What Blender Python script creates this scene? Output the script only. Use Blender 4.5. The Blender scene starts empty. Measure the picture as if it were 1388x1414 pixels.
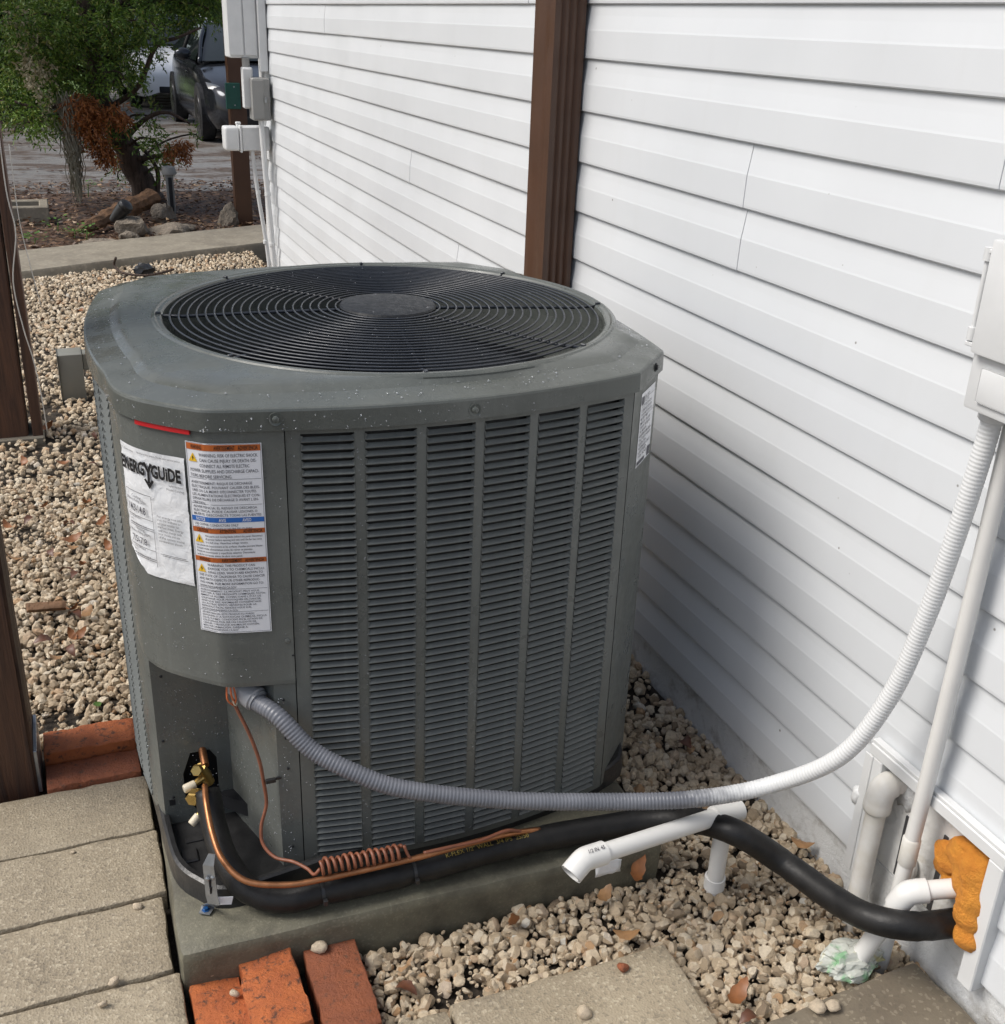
import bpy, bmesh, math, random
import numpy as np
from mathutils import Vector, Matrix, noise as mnoise
random.seed(7); RNG = np.random.default_rng(11)
S = bpy.context.scene
COL = S.collection
# ------------------------------------------------------------------ camera
F_PX = 1524.653
RC = np.array([[0.9291721, -0.1188372, 0.3500242], [-0.3679326, -0.3884349, 0.8448337], [0.035564, -0.9137812, -0.4046469]])
CAM = np.array([0., 0., 1.55])
cd = bpy.data.cameras.new('camera'); cam = bpy.data.objects.new('camera', cd); COL.objects.link(cam)
mm = RC @ np.diag([1., -1., -1.])
M4 = Matrix([[*mm[0], CAM[0]], [*mm[1], CAM[1]], [*mm[2], CAM[2]], [0, 0, 0, 1]])
cam.matrix_world = M4
cd.sensor_fit = 'HORIZONTAL'; cd.sensor_width = 36.0; cd.lens = F_PX / 1388 * 36
cd.clip_start = 0.05; cd.clip_end = 600
S.camera = cam
# ------------------------------------------------------------------ world, sun, exposure
SUN_EL, SUN_AZ = 51, -80
w = bpy.data.worlds.new('World'); S.world = w; w.use_nodes = True
nt = w.node_tree; nt.nodes.clear()
sky = nt.nodes.new('ShaderNodeTexSky'); sky.sky_type = 'NISHITA'; sky.sun_disc = False
sky.sun_elevation = math.radians(SUN_EL); sky.sun_rotation = math.radians(SUN_AZ)
sky.air_density = 1.0; sky.dust_density = 3.0; sky.ozone_density = 0.6
bg = nt.nodes.new('ShaderNodeBackground'); bg.inputs[1].default_value = 0.13
wo = nt.nodes.new('ShaderNodeOutputWorld')
hs = nt.nodes.new('ShaderNodeHueSaturation'); hs.inputs['Saturation'].default_value = 0.75   # overcast: whiter than clear sky
nt.links.new(sky.outputs[0], hs.inputs['Color']); nt.links.new(hs.outputs[0], bg.inputs[0]); nt.links.new(bg.outputs[0], wo.inputs[0])
sl = bpy.data.lights.new('sun', 'SUN'); sl.energy = 2.5; sl.angle = math.radians(28); sl.color = (1.0, 0.965, 0.91)
so = bpy.data.objects.new('sun', sl); COL.objects.link(so)
sd = Vector((math.sin(math.radians(SUN_AZ)) * math.cos(math.radians(SUN_EL)), math.cos(math.radians(SUN_AZ)) * math.cos(math.radians(SUN_EL)), math.sin(math.radians(SUN_EL))))
so.rotation_euler = sd.to_track_quat('Z', 'Y').to_euler(); so.location = sd * 30
S.view_settings.view_transform = 'Standard'; S.view_settings.look = 'None'
S.view_settings.exposure = 0.26; S.view_settings.gamma = 1.0; S.view_settings.use_curve_mapping = False
S.render.engine = 'CYCLES'

def at(px, py, ax, v):
    'the world point seen at a photo pixel on the plane x, y or z = v'
    d = RC @ np.array([px - 694., py - 707., F_PX]); i = 'xyz'.index(ax)
    return Vector(CAM + d * (v - CAM[i]) / d[i])

# ------------------------------------------------------------------ helpers
ORI = {}
def _reg(o, ori): ORI[o.name] = Vector(ori)
def tag(o, label=None, cat=None, group=None, kind=None):
    if label: o['label'] = label
    if cat: o['category'] = cat
    if group: o['group'] = group
    if kind: o['kind'] = kind
    return o
def thing(name, label, cat, loc=(0, 0, 0), group=None):
    o = bpy.data.objects.new(name, None); COL.objects.link(o); o.location = loc; o.empty_display_size = 0.05
    _reg(o, loc); return tag(o, label, cat, group)
def link(o, parent):
    COL.objects.link(o)
    if parent is not None: o.parent = parent
def mk(name, V, F, mat, parent=None, smooth=False, mats=None, fm=None, origin=None):
    V = np.array(V, float).reshape(-1, 3)
    if parent is not None: ori = np.array(ORI[parent.name])
    elif origin is not None: ori = np.array(origin, float)
    else: ori = np.array([(V[:, 0].min() + V[:, 0].max()) / 2, (V[:, 1].min() + V[:, 1].max()) / 2, V[:, 2].min()])
    me = bpy.data.meshes.new(name)
    me.from_pydata((V - ori).tolist(), [], [tuple(int(i) for i in f) for f in F])
    for m in (mats or [mat]): me.materials.append(m)
    if fm is not None: me.polygons.foreach_set('material_index', fm)
    if smooth is True: me.polygons.foreach_set('use_smooth', [True] * len(me.polygons))
    me.update()
    o = bpy.data.objects.new(name, me); link(o, parent)
    if parent is None: o.location = ori
    _reg(o, ori)
    if smooth == 'auto':
        me.polygons.foreach_set('use_smooth', [True] * len(me.polygons)); me.set_sharp_from_angle(angle=math.radians(38))
    return o
def share(src, name, parent, loc, rot=(0, 0, 0), scale=None):
    'a further piece that shares the mesh of src, at world loc'
    o = bpy.data.objects.new(name, src.data); link(o, parent)
    p = ORI[parent.name] if parent is not None else Vector((0, 0, 0))
    o.location = Vector(loc) - p; o.rotation_euler = rot
    if scale: o.scale = scale
    _reg(o, loc); return o
class MB:
    def __init__(s): s.V = []; s.F = []; s.n = 0
    def add(s, V, F):
        V = np.array(V, float).reshape(-1, 3)
        s.V.append(V); s.F += [tuple(int(i) + s.n for i in f) for f in F]; s.n += len(V); return s
    def bm(s, b):
        b.verts.index_update(); s.add([v.co[:] for v in b.verts], [[v.index for v in f.verts] for f in b.faces]); b.free(); return s
    def box(s, a, c, bev=0, seg=1, rz=0, rx=0, ry=0, jit=0):
        a = Vector(a); c = Vector(c); b = bmesh.new(); bmesh.ops.create_cube(b, size=1)
        d = c - a
        for v in b.verts: v.co = Vector((v.co.x * d.x, v.co.y * d.y, v.co.z * d.z))
        if bev: bmesh.ops.bevel(b, geom=b.edges[:], offset=bev, segments=seg, affect='EDGES', profile=0.6)
        if jit:
            for v in b.verts: v.co += Vector(mnoise.noise_vector(v.co * 40 + a * 9)) * jit
        m = Matrix.Translation((a + c) / 2) @ Matrix.Rotation(rz, 4, 'Z') @ Matrix.Rotation(rx, 4, 'X') @ Matrix.Rotation(ry, 4, 'Y')
        bmesh.ops.transform(b, matrix=m, verts=b.verts[:]); return s.bm(b)
    def tube(s, P, r, seg=12, caps=True, closed=False):
        P = [Vector(p) for p in P]; n = len(P); rr = r if hasattr(r, '__len__') else [r] * n
        T = []
        for i in range(n):
            if closed: T.append((P[(i + 1) % n] - P[i - 1]).normalized())
            else: T.append((P[min(i + 1, n - 1)] - P[max(i - 1, 0)]).normalized())
        u = T[0].orthogonal().normalized(); V = []
        for i in range(n):
            u = (u - T[i] * u.dot(T[i])).normalized(); v = T[i].cross(u)
            for k in range(seg):
                a = 2 * math.pi * k / seg; V.append(P[i] + (u * math.cos(a) + v * math.sin(a)) * rr[i])
        F = []
        for i in range(n if closed else n - 1):
            j = (i + 1) % n
            for k in range(seg):
                k2 = (k + 1) % seg; F.append((i * seg + k, i * seg + k2, j * seg + k2, j * seg + k))
        if caps and not closed: F.append(tuple(range(seg - 1, -1, -1))); F.append(tuple((n - 1) * seg + k for k in range(seg)))
        return s.add([v[:] for v in V], F)
    def lathe(s, prof, c=(0, 0, 0), axis=(0, 0, 1), seg=24):
        'prof: (radius, height) pairs along axis'
        q = Vector(axis).to_track_quat('Z', 'Y'); c = Vector(c); V = []; n = len(prof)
        for r, h in prof:
            for k in range(seg):
                a = 2 * math.pi * k / seg; V.append(c + q @ Vector((r * math.cos(a), r * math.sin(a), h)))
        F = [(i * seg + k, i * seg + (k + 1) % seg, (i + 1) * seg + (k + 1) % seg, (i + 1) * seg + k) for i in range(n - 1) for k in range(seg)]
        F.append(tuple(range(seg - 1, -1, -1))); F.append(tuple((n - 1) * seg + k for k in range(seg)))
        return s.add([v[:] for v in V], F)
    def prism(s, poly, z0, z1):
        n = len(poly); V = [(x, y, z0) for x, y in poly] + [(x, y, z1) for x, y in poly]
        F = [tuple(range(n - 1, -1, -1)), tuple(range(n, 2 * n))] + [(i, (i + 1) % n, n + (i + 1) % n, n + i) for i in range(n)]
        return s.add(V, F)
    def build(s, name, mat, parent=None, smooth=False, **k):
        return mk(name, np.concatenate(s.V), s.F, mat, parent, smooth, **k)
def cat(P, n=8):
    'Catmull-Rom through the points'
    P = [Vector(p) for p in P]; Q = [P[0] * 2 - P[1]] + P + [P[-1] * 2 - P[-2]]; out = []
    for i in range(1, len(Q) - 2):
        a, b, c, d = Q[i - 1:i + 3]
        for k in range(n):
            t = k / n; out.append(0.5 * ((2 * b) + (c - a) * t + (2 * a - 5 * b + 4 * c - d) * t * t + (3 * b - a - 3 * c + d) * t ** 3))
    out.append(P[-1]); return out
def resample(P, step):
    L = [0]
    for a, b in zip(P[:-1], P[1:]): L.append(L[-1] + (b - a).length)
    n = max(2, int(L[-1] / step)); out = []; j = 0
    for i in range(n + 1):
        t = L[-1] * i / n
        while j < len(P) - 2 and L[j + 1] < t: j += 1
        out.append(P[j].lerp(P[j + 1], (t - L[j]) / max(1e-9, L[j + 1] - L[j])))
    return out
def ico(sub, r=1.0, rad=None):
    b = bmesh.new(); bmesh.ops.create_icosphere(b, subdivisions=sub, radius=1.0)
    b.verts.index_update(); V = np.array([v.co[:] for v in b.verts]) * r; F = np.array([[v.index for v in f.verts] for f in b.faces]); b.free(); return V, F
def stones_proto(sub, k=10, p=9, rng=RNG, lo=.72):
    V, F = ico(sub); n = rng.normal(size=(k, 3)); n /= np.linalg.norm(n, axis=1)[:, None]; d = rng.uniform(lo, 1.0, k)
    q = np.clip(V @ n.T / d, 0, None) ** p; r = (q.sum(1) + .05) ** (-1 / p)
    if sub == 2 and k < 20: r = r * (1 + .05 * np.sin(V @ rng.normal(size=3) * 5 + 1) + .035 * np.sin(V @ rng.normal(size=3) * 9))
    if sub == 2 and k < 20: V = V * r[:, None]; q_ = rng.uniform(0, 50, 3); return np.array([v * (1 + .07 * mnoise.fractal(Vector(v * 3.0 + q_), 1, 2, 3)) for v in V]), F
    return V * r[:, None], F
def rock(sub, c, size, seed=1, k=14, rough=.06):
    rg = np.random.default_rng(seed); V, F = stones_proto(sub, k, 14, rg, .6)
    V = np.array([np.array(v) * (1 + rough * mnoise.fractal(Vector(v) * 3 + Vector((seed, 0, 0)), 1, 2, 4)) for v in V])
    V = V * np.array(size) + np.array(c); return V, F
def text_geo(body, size=1.0, bold=0.0, align='LEFT', sx=1.0):
    cu = bpy.data.curves.new('txt', 'FONT'); cu.body = body; cu.size = size; cu.offset = bold * size; cu.align_x = align; cu.resolution_u = 2
    ob = bpy.data.objects.new('txt', cu); me = ob.to_mesh()
    V = np.array([v.co[:] for v in me.vertices]).reshape(-1, 3); F = [list(p.vertices) for p in me.polygons]
    ob.to_mesh_clear(); bpy.data.objects.remove(ob); bpy.data.curves.remove(cu)
    if len(V): V[:, 0] *= sx
    return V, F

# ------------------------------------------------------------------ materials
def srgb(h):
    return tuple(((int(h[i:i + 2], 16) / 255 + .055) / 1.055) ** 2.4 if int(h[i:i + 2], 16) > 10 else int(h[i:i + 2], 16) / 255 / 12.92 for i in (0, 2, 4))
class NT:
    def __init__(s, name):
        s.m = bpy.data.materials.new(name); s.m.use_nodes = True; s.t = s.m.node_tree; s.b = s.t.nodes['Principled BSDF']; s.o = s.t.nodes['Material Output']
        s.tc = s.t.nodes.new('ShaderNodeTexCoord')
    def n(s, typ, ins=None, **kw):
        x = s.t.nodes.new('ShaderNode' + typ)
        for k, v in kw.items(): setattr(x, k, v)
        for k, v in (ins or {}).items(): s.set(x.inputs[k], v)
        return x
    def set(s, sock, v):
        if hasattr(v, 'is_output') or isinstance(v, bpy.types.NodeSocket): s.t.links.new(v, sock)
        else:
            if isinstance(v, tuple) and len(v) == 3 and len(getattr(sock, 'default_value', ())) == 4: v = (*v, 1)
            sock.default_value = v
    def noise(s, scale, detail=4, rough=.55, vec=None, dist=0):
        return s.n('TexNoise', {'Vector': vec or s.tc.outputs['Object'], 'Scale': scale, 'Detail': detail, 'Roughness': rough, 'Distortion': dist}).outputs['Fac']
    def mapr(s, v, a, b, c=0., d=1.):
        return s.n('MapRange', {0: v, 1: a, 2: b, 3: c, 4: d}).outputs[0]
    def mix(s, f, a, b, mode='MIX'):
        x = s.t.nodes.new('ShaderNodeMix'); x.data_type = 'RGBA'; x.blend_type = mode
        s.set(x.inputs[0], f); s.set(x.inputs[6], a); s.set(x.inputs[7], b); return x.outputs[2]
    def math(s, op, a, b=0.):
        return s.n('Math', {0: a, 1: b}, operation=op).outputs[0]
    def ramp(s, f, stops):
        r = s.t.nodes.new('ShaderNodeValToRGB'); s.set(r.inputs[0], f); e = r.color_ramp.elements
        while len(e) < len(stops): e.new(.5)
        for x, (p, c) in zip(e, stops): x.position = p; x.color = (*c, 1)
        return r.outputs[0]
    def bump(s, h, dist, strength=1.):
        b = s.n('Bump', {'Height': h, 'Distance': dist, 'Strength': strength}); s.t.links.new(b.outputs[0], s.b.inputs['Normal']); return b
    def island(s): return s.n('NewGeometry').outputs['Random Per Island']
    def base(s, c): s.set(s.b.inputs['Base Color'], c)
    def rough(s, v): s.set(s.b.inputs['Roughness'], v)
def M(name, c, rough=.6, var=.25, vs=8, bump=0, bs=80, metal=0, c2=None, spec=None, rv=.1):
    t = NT(name); f = t.mapr(t.noise(vs, 5), .3, .7)
    d = c2 or tuple(x * (1 - var) for x in c); t.base(t.mix(f, c, d))
    t.rough(t.mapr(t.noise(vs * 2.3, 3), .3, .7, max(.02, rough - rv), rough + rv)); t.b.inputs['Metallic'].default_value = metal
    if spec is not None: t.b.inputs['Specular IOR Level'].default_value = spec
    if bump: t.bump(t.noise(bs, 4), bump)
    return t.m
mt = {}
# powder coated steel of the condenser, wet and a little dirty
def steel(name, c, r0):
    t = NT(name); f = t.mapr(t.noise(5, 6, .65), .35, .7); g = t.mapr(t.noise(90, 3), .55, .75)
    dp = t.mapr(t.noise(2.0, 5, .6, t.n('Mapping', {'Vector': t.tc.outputs['Object'], 'Scale': (38., 38., 1.6)}).outputs[0]), .56, .74, 0., .28)   # dried drip runs
    b0 = t.mix(dp, t.mix(f, c, tuple(x * 1.28 for x in c)), tuple(x * 1.75 for x in c))
    t.base(t.mix(t.math('MULTIPLY', g, .25), b0, tuple(x * 1.7 for x in c)))
    t.rough(t.mapr(t.noise(11, 7, .65), .38, .62, r0 - .06, r0 + .30)); t.b.inputs['Metallic'].default_value = 0.
    t.bump(t.noise(420, 2), .0003, .5); return t.m
mt['steel'] = steel('condenser_paint', (.106, .113, .105), .27)
mt['cover'] = steel('condenser_cover_paint', (.086, .093, .085), .17)
mt['louver'] = steel('louver_paint', (.098, .106, .102), .40)
mt['black'] = M('black_plastic', (.012, .012, .013), .38, .4, 20, .0006, 150, c2=(.03, .03, .03))
mt['gap'] = M('dull_metal_channel', (.09, .09, .095), .5, metal=.4)
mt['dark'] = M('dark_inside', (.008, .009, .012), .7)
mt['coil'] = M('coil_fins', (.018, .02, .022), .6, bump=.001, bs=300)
mt['wire'] = M('grille_wire', (.032, .037, .046), .34, .3, 30)
mt['hub'] = M('grille_hub', (.020, .022, .025), .5, .4, 40, .0012, 90, spec=.3)
mt['foam_black'] = M('pipe_insulation', (.005, .005, .0055), .5, .5, 30, .0004, 260, c2=(.014, .0135, .013), spec=.35)
mt['copper'] = M('copper', (.44, .20, .095), .42, .35, 30, metal=.9)
mt['cable'] = M('brown_cable', (.24, .085, .045), .5, .3, 40)
mt['wire_orange'] = M('orange_wire', (.65, .16, .05), .45)
mt['brass'] = M('brass', (.55, .38, .13), .35, .3, 60, metal=.85)
mt['capwhite'] = M('cap_ivory', (.62, .55, .42), .45)
mt['pvc'] = M('pvc_white', (.70, .695, .67), .35, .1, 10, rv=.06)
mt['pvc_old'] = M('painted_pipe', (.71, .71, .70), .5, .0, 14, c2=(.55, .52, .45))
mt['galv'] = M('galvanised', (.38, .40, .42), .38, .3, 40, metal=.75)
mt['blue'] = M('blue_screw', (.02, .10, .28), .3, metal=.4)
mt['red'] = M('red_plastic', (.55, .02, .025), .35, .2)
mt['label'] = None
t = NT('sticker_paper'); t.base(t.mix(t.mapr(t.noise(30, 4), .4, .7), (.78, .79, .80), (.68, .70, .72))); t.rough(.4)
t.bump(t.noise(45, 3, dist=1.5), .003, .5); mt['paper'] = t.m
mt['paper2'] = M('sticker_smooth', (.78, .79, .82), .3, .05)
mt['ink'] = M('black_ink', (.012, .012, .014), .5)
mt['ink2'] = M('grey_ink', (.10, .10, .12), .5)
mt['inko'] = M('orange_ink', (.52, .13, .025), .45)
mt['inkb'] = M('blue_ink', (.03, .15, .50), .45)
mt['inky'] = M('yellow_ink', (.85, .52, .03), .45)
mt['yellowprint'] = M('faded_yellow_print', (.30, .22, .04), .6)
# flexible conduit: grey, over-painted white towards the wall
t = NT('conduit_paint'); sx = t.n('SeparateXYZ', {0: t.n('NewGeometry').outputs['Position']}).outputs[0]
nz = t.noise(60, 4); f = t.mapr(t.math('ADD', sx, t.math('MULTIPLY', nz, .12)), 1.01, 1.13)
gry = t.mix(t.mapr(t.noise(12, 4), .4, .7), (.125, .132, .152), (.165, .172, .195)); t.base(t.mix(f, gry, (.66, .67, .67))); t.rough(.38); mt['conduit'] = t.m
# siding
t = NT('vinyl_siding'); pos = t.n('NewGeometry').outputs['Position']
sp = t.n('TexVoronoi', {'Vector': pos, 'Scale': 9.0, 'Randomness': 1.0}); dot = t.mapr(sp.outputs['Distance'], .018, .03, 1., 0.)
keep = t.math('GREATER_THAN', t.n('SeparateColor', {0: sp.outputs['Color']}).outputs[0], .72)
c0 = t.mix(t.mapr(t.noise(3, 5, vec=pos), .35, .7), (.635, .655, .672), (.605, .625, .642))
st = t.mapr(t.noise(2.2, 6, .6, t.n('Mapping', {'Vector': pos, 'Scale': (7., 7., .9)}).outputs[0]), .55, .85, 0., .10)   # faint rain-washed grime
c0 = t.mix(st, c0, (.47, .46, .43)); sp2 = t.n('TexVoronoi', {'Vector': pos, 'Scale': 31.0, 'Randomness': 1.0}); d2 = t.mapr(sp2.outputs['Distance'], .03, .06, .5, 0.); k2 = t.math('GREATER_THAN', t.n('SeparateColor', {0: sp2.outputs['Color']}).outputs[1], .93)
c0 = t.mix(t.math('MULTIPLY', d2, k2), c0, (.2, .18, .15))
t.base(t.mix(t.math('MULTIPLY', dot, t.math('MULTIPLY', keep, .75)), c0, (.12, .10, .08))); t.rough(t.mapr(t.noise(5, 4, vec=pos), .3, .7, .34, .5))
t.bump(t.noise(2.5, 2, vec=pos), .006, .35); mt['siding'] = t.m
mt['trimw'] = M('white_trim', (.66, .67, .67), .45, .1, 12)
t = NT('painted_foundation'); f = t.mapr(t.noise(9, 8, .65), .52, .72); t.base(t.mix(f, (.66, .67, .67), (.26, .24, .21)))
t.rough(.75); t.bump(t.noise(70, 8, .7), .006); mt['found'] = t.m
t = NT('painted_board'); wv = t.n('TexWave', {'Vector': t.tc.outputs['Object'], 'Scale': 30., 'Distortion': 6., 'Detail': 3.}); f = t.mapr(t.noise(16, 6, .7), .55, .75)
t.base(t.mix(f, (.70, .695, .67), (.50, .45, .36))); t.rough(.7); t.bump(wv.outputs['Fac'], .0015); mt['board'] = t.m
mt['brown'] = M('brown_aluminium', (.080, .036, .019), .42, .25, 6)
# stained timber
t = NT('brown_timber'); mp = t.n('Mapping', {'Vector': t.tc.outputs['Object'], 'Scale': (24., 24., 1.2)}).outputs[0]
g = t.noise(2.2, 8, .65, mp, 1.0); t.base(t.mix(t.mapr(g, .35, .68), (.10, .044, .024), (.036, .018, .012)))
t.rough(t.mapr(g, .3, .7, .45, .75)); t.bump(g, .004); mt['timber'] = t.m
t = NT('grey_timber'); mp = t.n('Mapping', {'Vector': t.tc.outputs['Object'], 'Scale': (30., 30., 1.5)}).outputs[0]
g = t.noise(2.2, 8, .65, mp, 1.0); t.base(t.mix(t.mapr(g, .35, .68), (.12, .085, .055), (.05, .034, .024))); t.rough(.75); t.bump(g, .004); mt['timber2'] = t.m
# concrete pavers with exposed grit
def grit(name, a, b, gs=170, dark=(.07, .06, .05), stain=.5, wet=0., gk=1.):
    t = NT(name); pos = t.n('NewGeometry').outputs['Position']; v = t.n('TexVoronoi', {'Vector': pos, 'Scale': gs}); vc = t.n('SeparateColor', {0: v.outputs['Color']}).outputs[0]
    base = t.mix(t.mapr(t.noise(6, 6, .6, pos), .35, .7), a, b)
    base = t.mix(t.mapr(vc, .86, .9, 0., .6 * gk), base, (.55, .48, .36)); base = t.mix(t.mapr(vc, .16, .1, 0., .55 * gk), base, dark)
    base = t.mix(t.math('MULTIPLY', t.mapr(t.noise(5.0 if stain > .8 else 3.1, 8, .68, pos), .44 if stain > .8 else .55, .66 if stain > .8 else .8), stain), base, dark)
    orr = t.n('ObjectInfo').outputs['Random']; base = t.mix(t.mapr(orr, 0., 1., 0., .35), base, tuple(x * .62 for x in a))
    t.base(base); t.rough(t.mapr(t.noise(8, 4, vec=pos), .3, .7, .62 - wet, .9 - wet))
    h = t.math('ADD', t.math('MULTIPLY', t.noise(230, 3, .7, pos), .8), t.math('MULTIPLY', v.outputs['Distance'], .8 * gk)); t.bump(h, .0018 if gk > .5 else .0012); return t.m
mt['paver'] = grit('concrete_paver', (.35, .295, .21), (.26, .215, .15), 210, (.09, .075, .058), .6, .1, .7)
mt['paver2'] = grit('damp_paver', (.19, .16, .115), (.13, .105, .078), wet=.2, gk=.35)
mt['pad'] = grit('concrete_pad', (.165, .156, .112), (.09, .085, .06), 260, (.05, .046, .035), .9, .2, .15)
mt['kerb'] = grit('old_concrete', (.27, .24, .185), (.19, .165, .125), 60, (.09, .075, .06), .6, 0., .3)
t = NT('orange_brick'); pos = t.n('NewGeometry').outputs['Position']; f = t.mapr(t.noise(22, 7, .65, pos), .35, .7)
b = t.mix(f, (.50, .14, .038), (.34, .088, .028)); b = t.mix(t.mapr(t.noise(60, 8, .75, pos), .53, .63, 0., .9), b, (.045, .03, .022))
b = t.mix(t.mapr(t.noise(14, 5, .6, pos), .62, .75, 0., .6), b, (.50, .24, .13)); t.base(b); t.rough(.68); t.bump(t.noise(130, 8, .7, pos), .006); mt['brick'] = t.m
t = NT('red_brick'); pos = t.n('NewGeometry').outputs['Position']; f = t.mapr(t.noise(16, 7, .65, pos), .35, .7)
b = t.mix(f, (.29, .088, .034), (.19, .06, .03)); b = t.mix(t.mapr(t.noise(55, 8, .75, pos), .55, .66, 0., .85), b, (.05, .034, .024)); t.base(b); t.rough(.6); t.bump(t.noise(130, 8, .7, pos), .006); mt['brick2'] = t.m
# gravel: one tone for each stone
t = NT('limestone_gravel'); isl = t.island(); pos = t.n('NewGeometry').outputs['Position']
c = t.ramp(isl, [(0., (.28, .21, .14)), (.12, (.48, .375, .25)), (.36, (.64, .51, .35)), (.62, (.72, .60, .435)), (.83, (.79, .69, .53)), (.97, (.50, .30, .15)), (1., (.78, .74, .64))])
c = t.mix(t.mapr(t.noise(110, 6, .7, pos), .42, .70, 0., .6), c, t.mix(.55, c, (.24, .18, .12))); c = t.mix(t.mapr(t.noise(420, 3, .6, pos), .62, .70, 0., .5), c, (.15, .11, .075))
c = t.mix(t.mapr(t.noise(3.2, 4, .5, pos), .58, .78, 0., .3), c, (.24, .19, .14)); t.base(c); t.rough(.72); t.bump(t.noise(150, 7, .8, pos), .007); mt['gravel'] = t.m
t = NT('wet_soil'); pos = t.n('NewGeometry').outputs['Position']; t.base(t.mix(t.mapr(t.noise(40, 8, .7, pos), .35, .7), (.032, .025, .018), (.085, .064, .044))); t.rough(.8); t.bump(t.noise(140, 8, .75, pos), .02); mt['soil'] = t.m
t = NT('leaf_litter_ground'); pos = t.n('NewGeometry').outputs['Position']; v = t.n('TexVoronoi', {'Vector': pos, 'Scale': 26.}); vc = t.n('SeparateColor', {0: v.outputs['Color']}).outputs[0]
t.base(t.ramp(vc, [(0., (.02, .013, .008)), (.4, (.05, .028, .016)), (.75, (.10, .052, .028)), (1., (.17, .10, .055))])); t.rough(.75); t.bump(vc, .02); mt['litter'] = t.m
t = NT('wet_driveway'); pos = t.n('NewGeometry').outputs['Position']; mp = t.n('Mapping', {'Vector': pos, 'Scale': (.9, 1.7, 1.)}).outputs[0]
f = t.mapr(t.noise(1.1, 10, .78, mp), .44, .56); g = t.mapr(t.noise(30, 6, .7, pos), .4, .65)
t.base(t.mix(f, (.24, .235, .225), t.mix(g, (.04, .027, .018), (.10, .07, .05)))); t.rough(t.mapr(f, 0., 1., .28, .75)); t.bump(t.noise(50, 6, .7, pos), .006); mt['drive'] = t.m
t = NT('lawn'); pos = t.n('NewGeometry').outputs['Position']; t.base(t.mix(t.mapr(t.noise(1.5, 8, .7, pos), .3, .7), (.10, .17, .025), (.05, .09, .016))); t.rough(.9); mt['lawn'] = t.m
mt['ground'] = M('brown_earth', (.10, .07, .045), .9, .5, 2, .02, 30)
def leafmat(name, stops, tr=.25, rough=.55):
    t = NT(name); t.base(t.ramp(t.island(), stops)); t.rough(rough)
    t.b.inputs['Subsurface Weight'].default_value = 0
    tb = t.n('BsdfTranslucent', {'Color': t.ramp(t.island(), stops)}); mx = t.n('MixShader', {0: tr, 1: t.b.outputs[0], 2: tb.outputs[0]}); t.t.links.new(mx.outputs[0], t.o.inputs[0]); return t.m
mt['juniper'] = leafmat('juniper_sprays', [(0., (.025, .06, .010)), (.4, (.09, .17, .02)), (.8, (.16, .26, .036)), (1., (.26, .26, .06))])
mt['deadspray'] = leafmat('dead_orange_sprays', [(0., (.16, .05, .012)), (.6, (.33, .11, .025)), (1., (.42, .17, .05))])
mt['moss'] = leafmat('grey_moss', [(0., (.16, .145, .10)), (.6, (.28, .255, .19)), (1., (.38, .35, .26))], .15, .8)
mt['pale'] = leafmat('pale_dry_leaves', [(0., (.30, .27, .16)), (1., (.50, .44, .30))])
mt['bgleaf'] = leafmat('shrub_leaves', [(0., (.008, .018, .006)), (.6, (.022, .045, .013)), (1., (.05, .085, .02))])
mt['weed'] = leafmat('weed_leaves', [(0., (.05, .12, .02)), (1., (.13, .24, .05))])
mt['deadleaf'] = leafmat('fallen_leaves', [(0., (.035, .017, .009)), (.5, (.085, .04, .02)), (.85, (.15, .08, .04)), (1., (.34, .23, .13))], .1)
mt['leafbrown'] = M('oak_leaf_brown', (.27, .105, .035), .5, .35, 60)
mt['leafdark'] = M('oak_leaf_dark', (.12, .045, .022), .5, .35, 60)
mt['leaftan'] = M('oak_leaf_tan', (.36, .20, .09), .5, .3, 60)
t = NT('bark'); mp = t.n('Mapping', {'Vector': t.tc.outputs['Object'], 'Scale': (14., 14., 2.)}).outputs[0]; g = t.noise(3, 8, .7, mp, .8); t.base(t.mix(t.mapr(g, .35, .65), (.035, .022, .016), (.12, .08, .06))); t.rough(.85); t.bump(g, .03); mt['bark'] = t.m
mt['logwood'] = M('weathered_log', (.20, .105, .05), .8, .6, 14, .012, 40)
mt['rock'] = M('coral_rock', (.24, .20, .155), .9, .5, 12, .02, 40)
mt['carpaint'] = M('grey_car_paint', (.035, .038, .045), .12, .1, 3, metal=.6, rv=.04)
mt['carwhite'] = M('white_car_paint', (.78, .79, .8), .2, .03, 3)
mt['glass'] = M('car_glass', (.015, .02, .02), .04, .1, 3, rv=.02)
mt['tyre'] = M('tyre_rubber', (.012, .012, .012), .8)
mt['rim'] = M('wheel_rim', (.06, .06, .065), .3, metal=.8)
mt['lamp'] = M('headlight_lens', (.10, .11, .12), .15)
mt['sign'] = M('green_plate', (.012, .085, .065), .5)
mt['greybox'] = M('grey_utility_box', (.27, .27, .26), .45, .12, 8)
mt['olivebox'] = M('grey_landscape_box', (.21, .21, .185), .45, .15, 8)
t = NT('expanding_foam'); f = t.mapr(t.noise(30, 6, .6), .4, .68); t.base(t.mix(f, (.86, .35, .045), (.74, .26, .03))); t.rough(.7); t.b.inputs['Subsurface Weight'].default_value = .05; t.b.inputs['Subsurface Radius'].default_value = (.01, .005, .002); t.bump(t.noise(130, 7, .75), .012); mt['foam'] = t.m
t = NT('plastic_bag'); f = t.mapr(t.noise(28, 3), .5, .62); g = t.mapr(t.noise(22, 3, vec=t.n('Mapping', {'Vector': t.tc.outputs['Object'], 'Location': (3., 1., 2.)}).outputs[0]), .58, .66)
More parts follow.
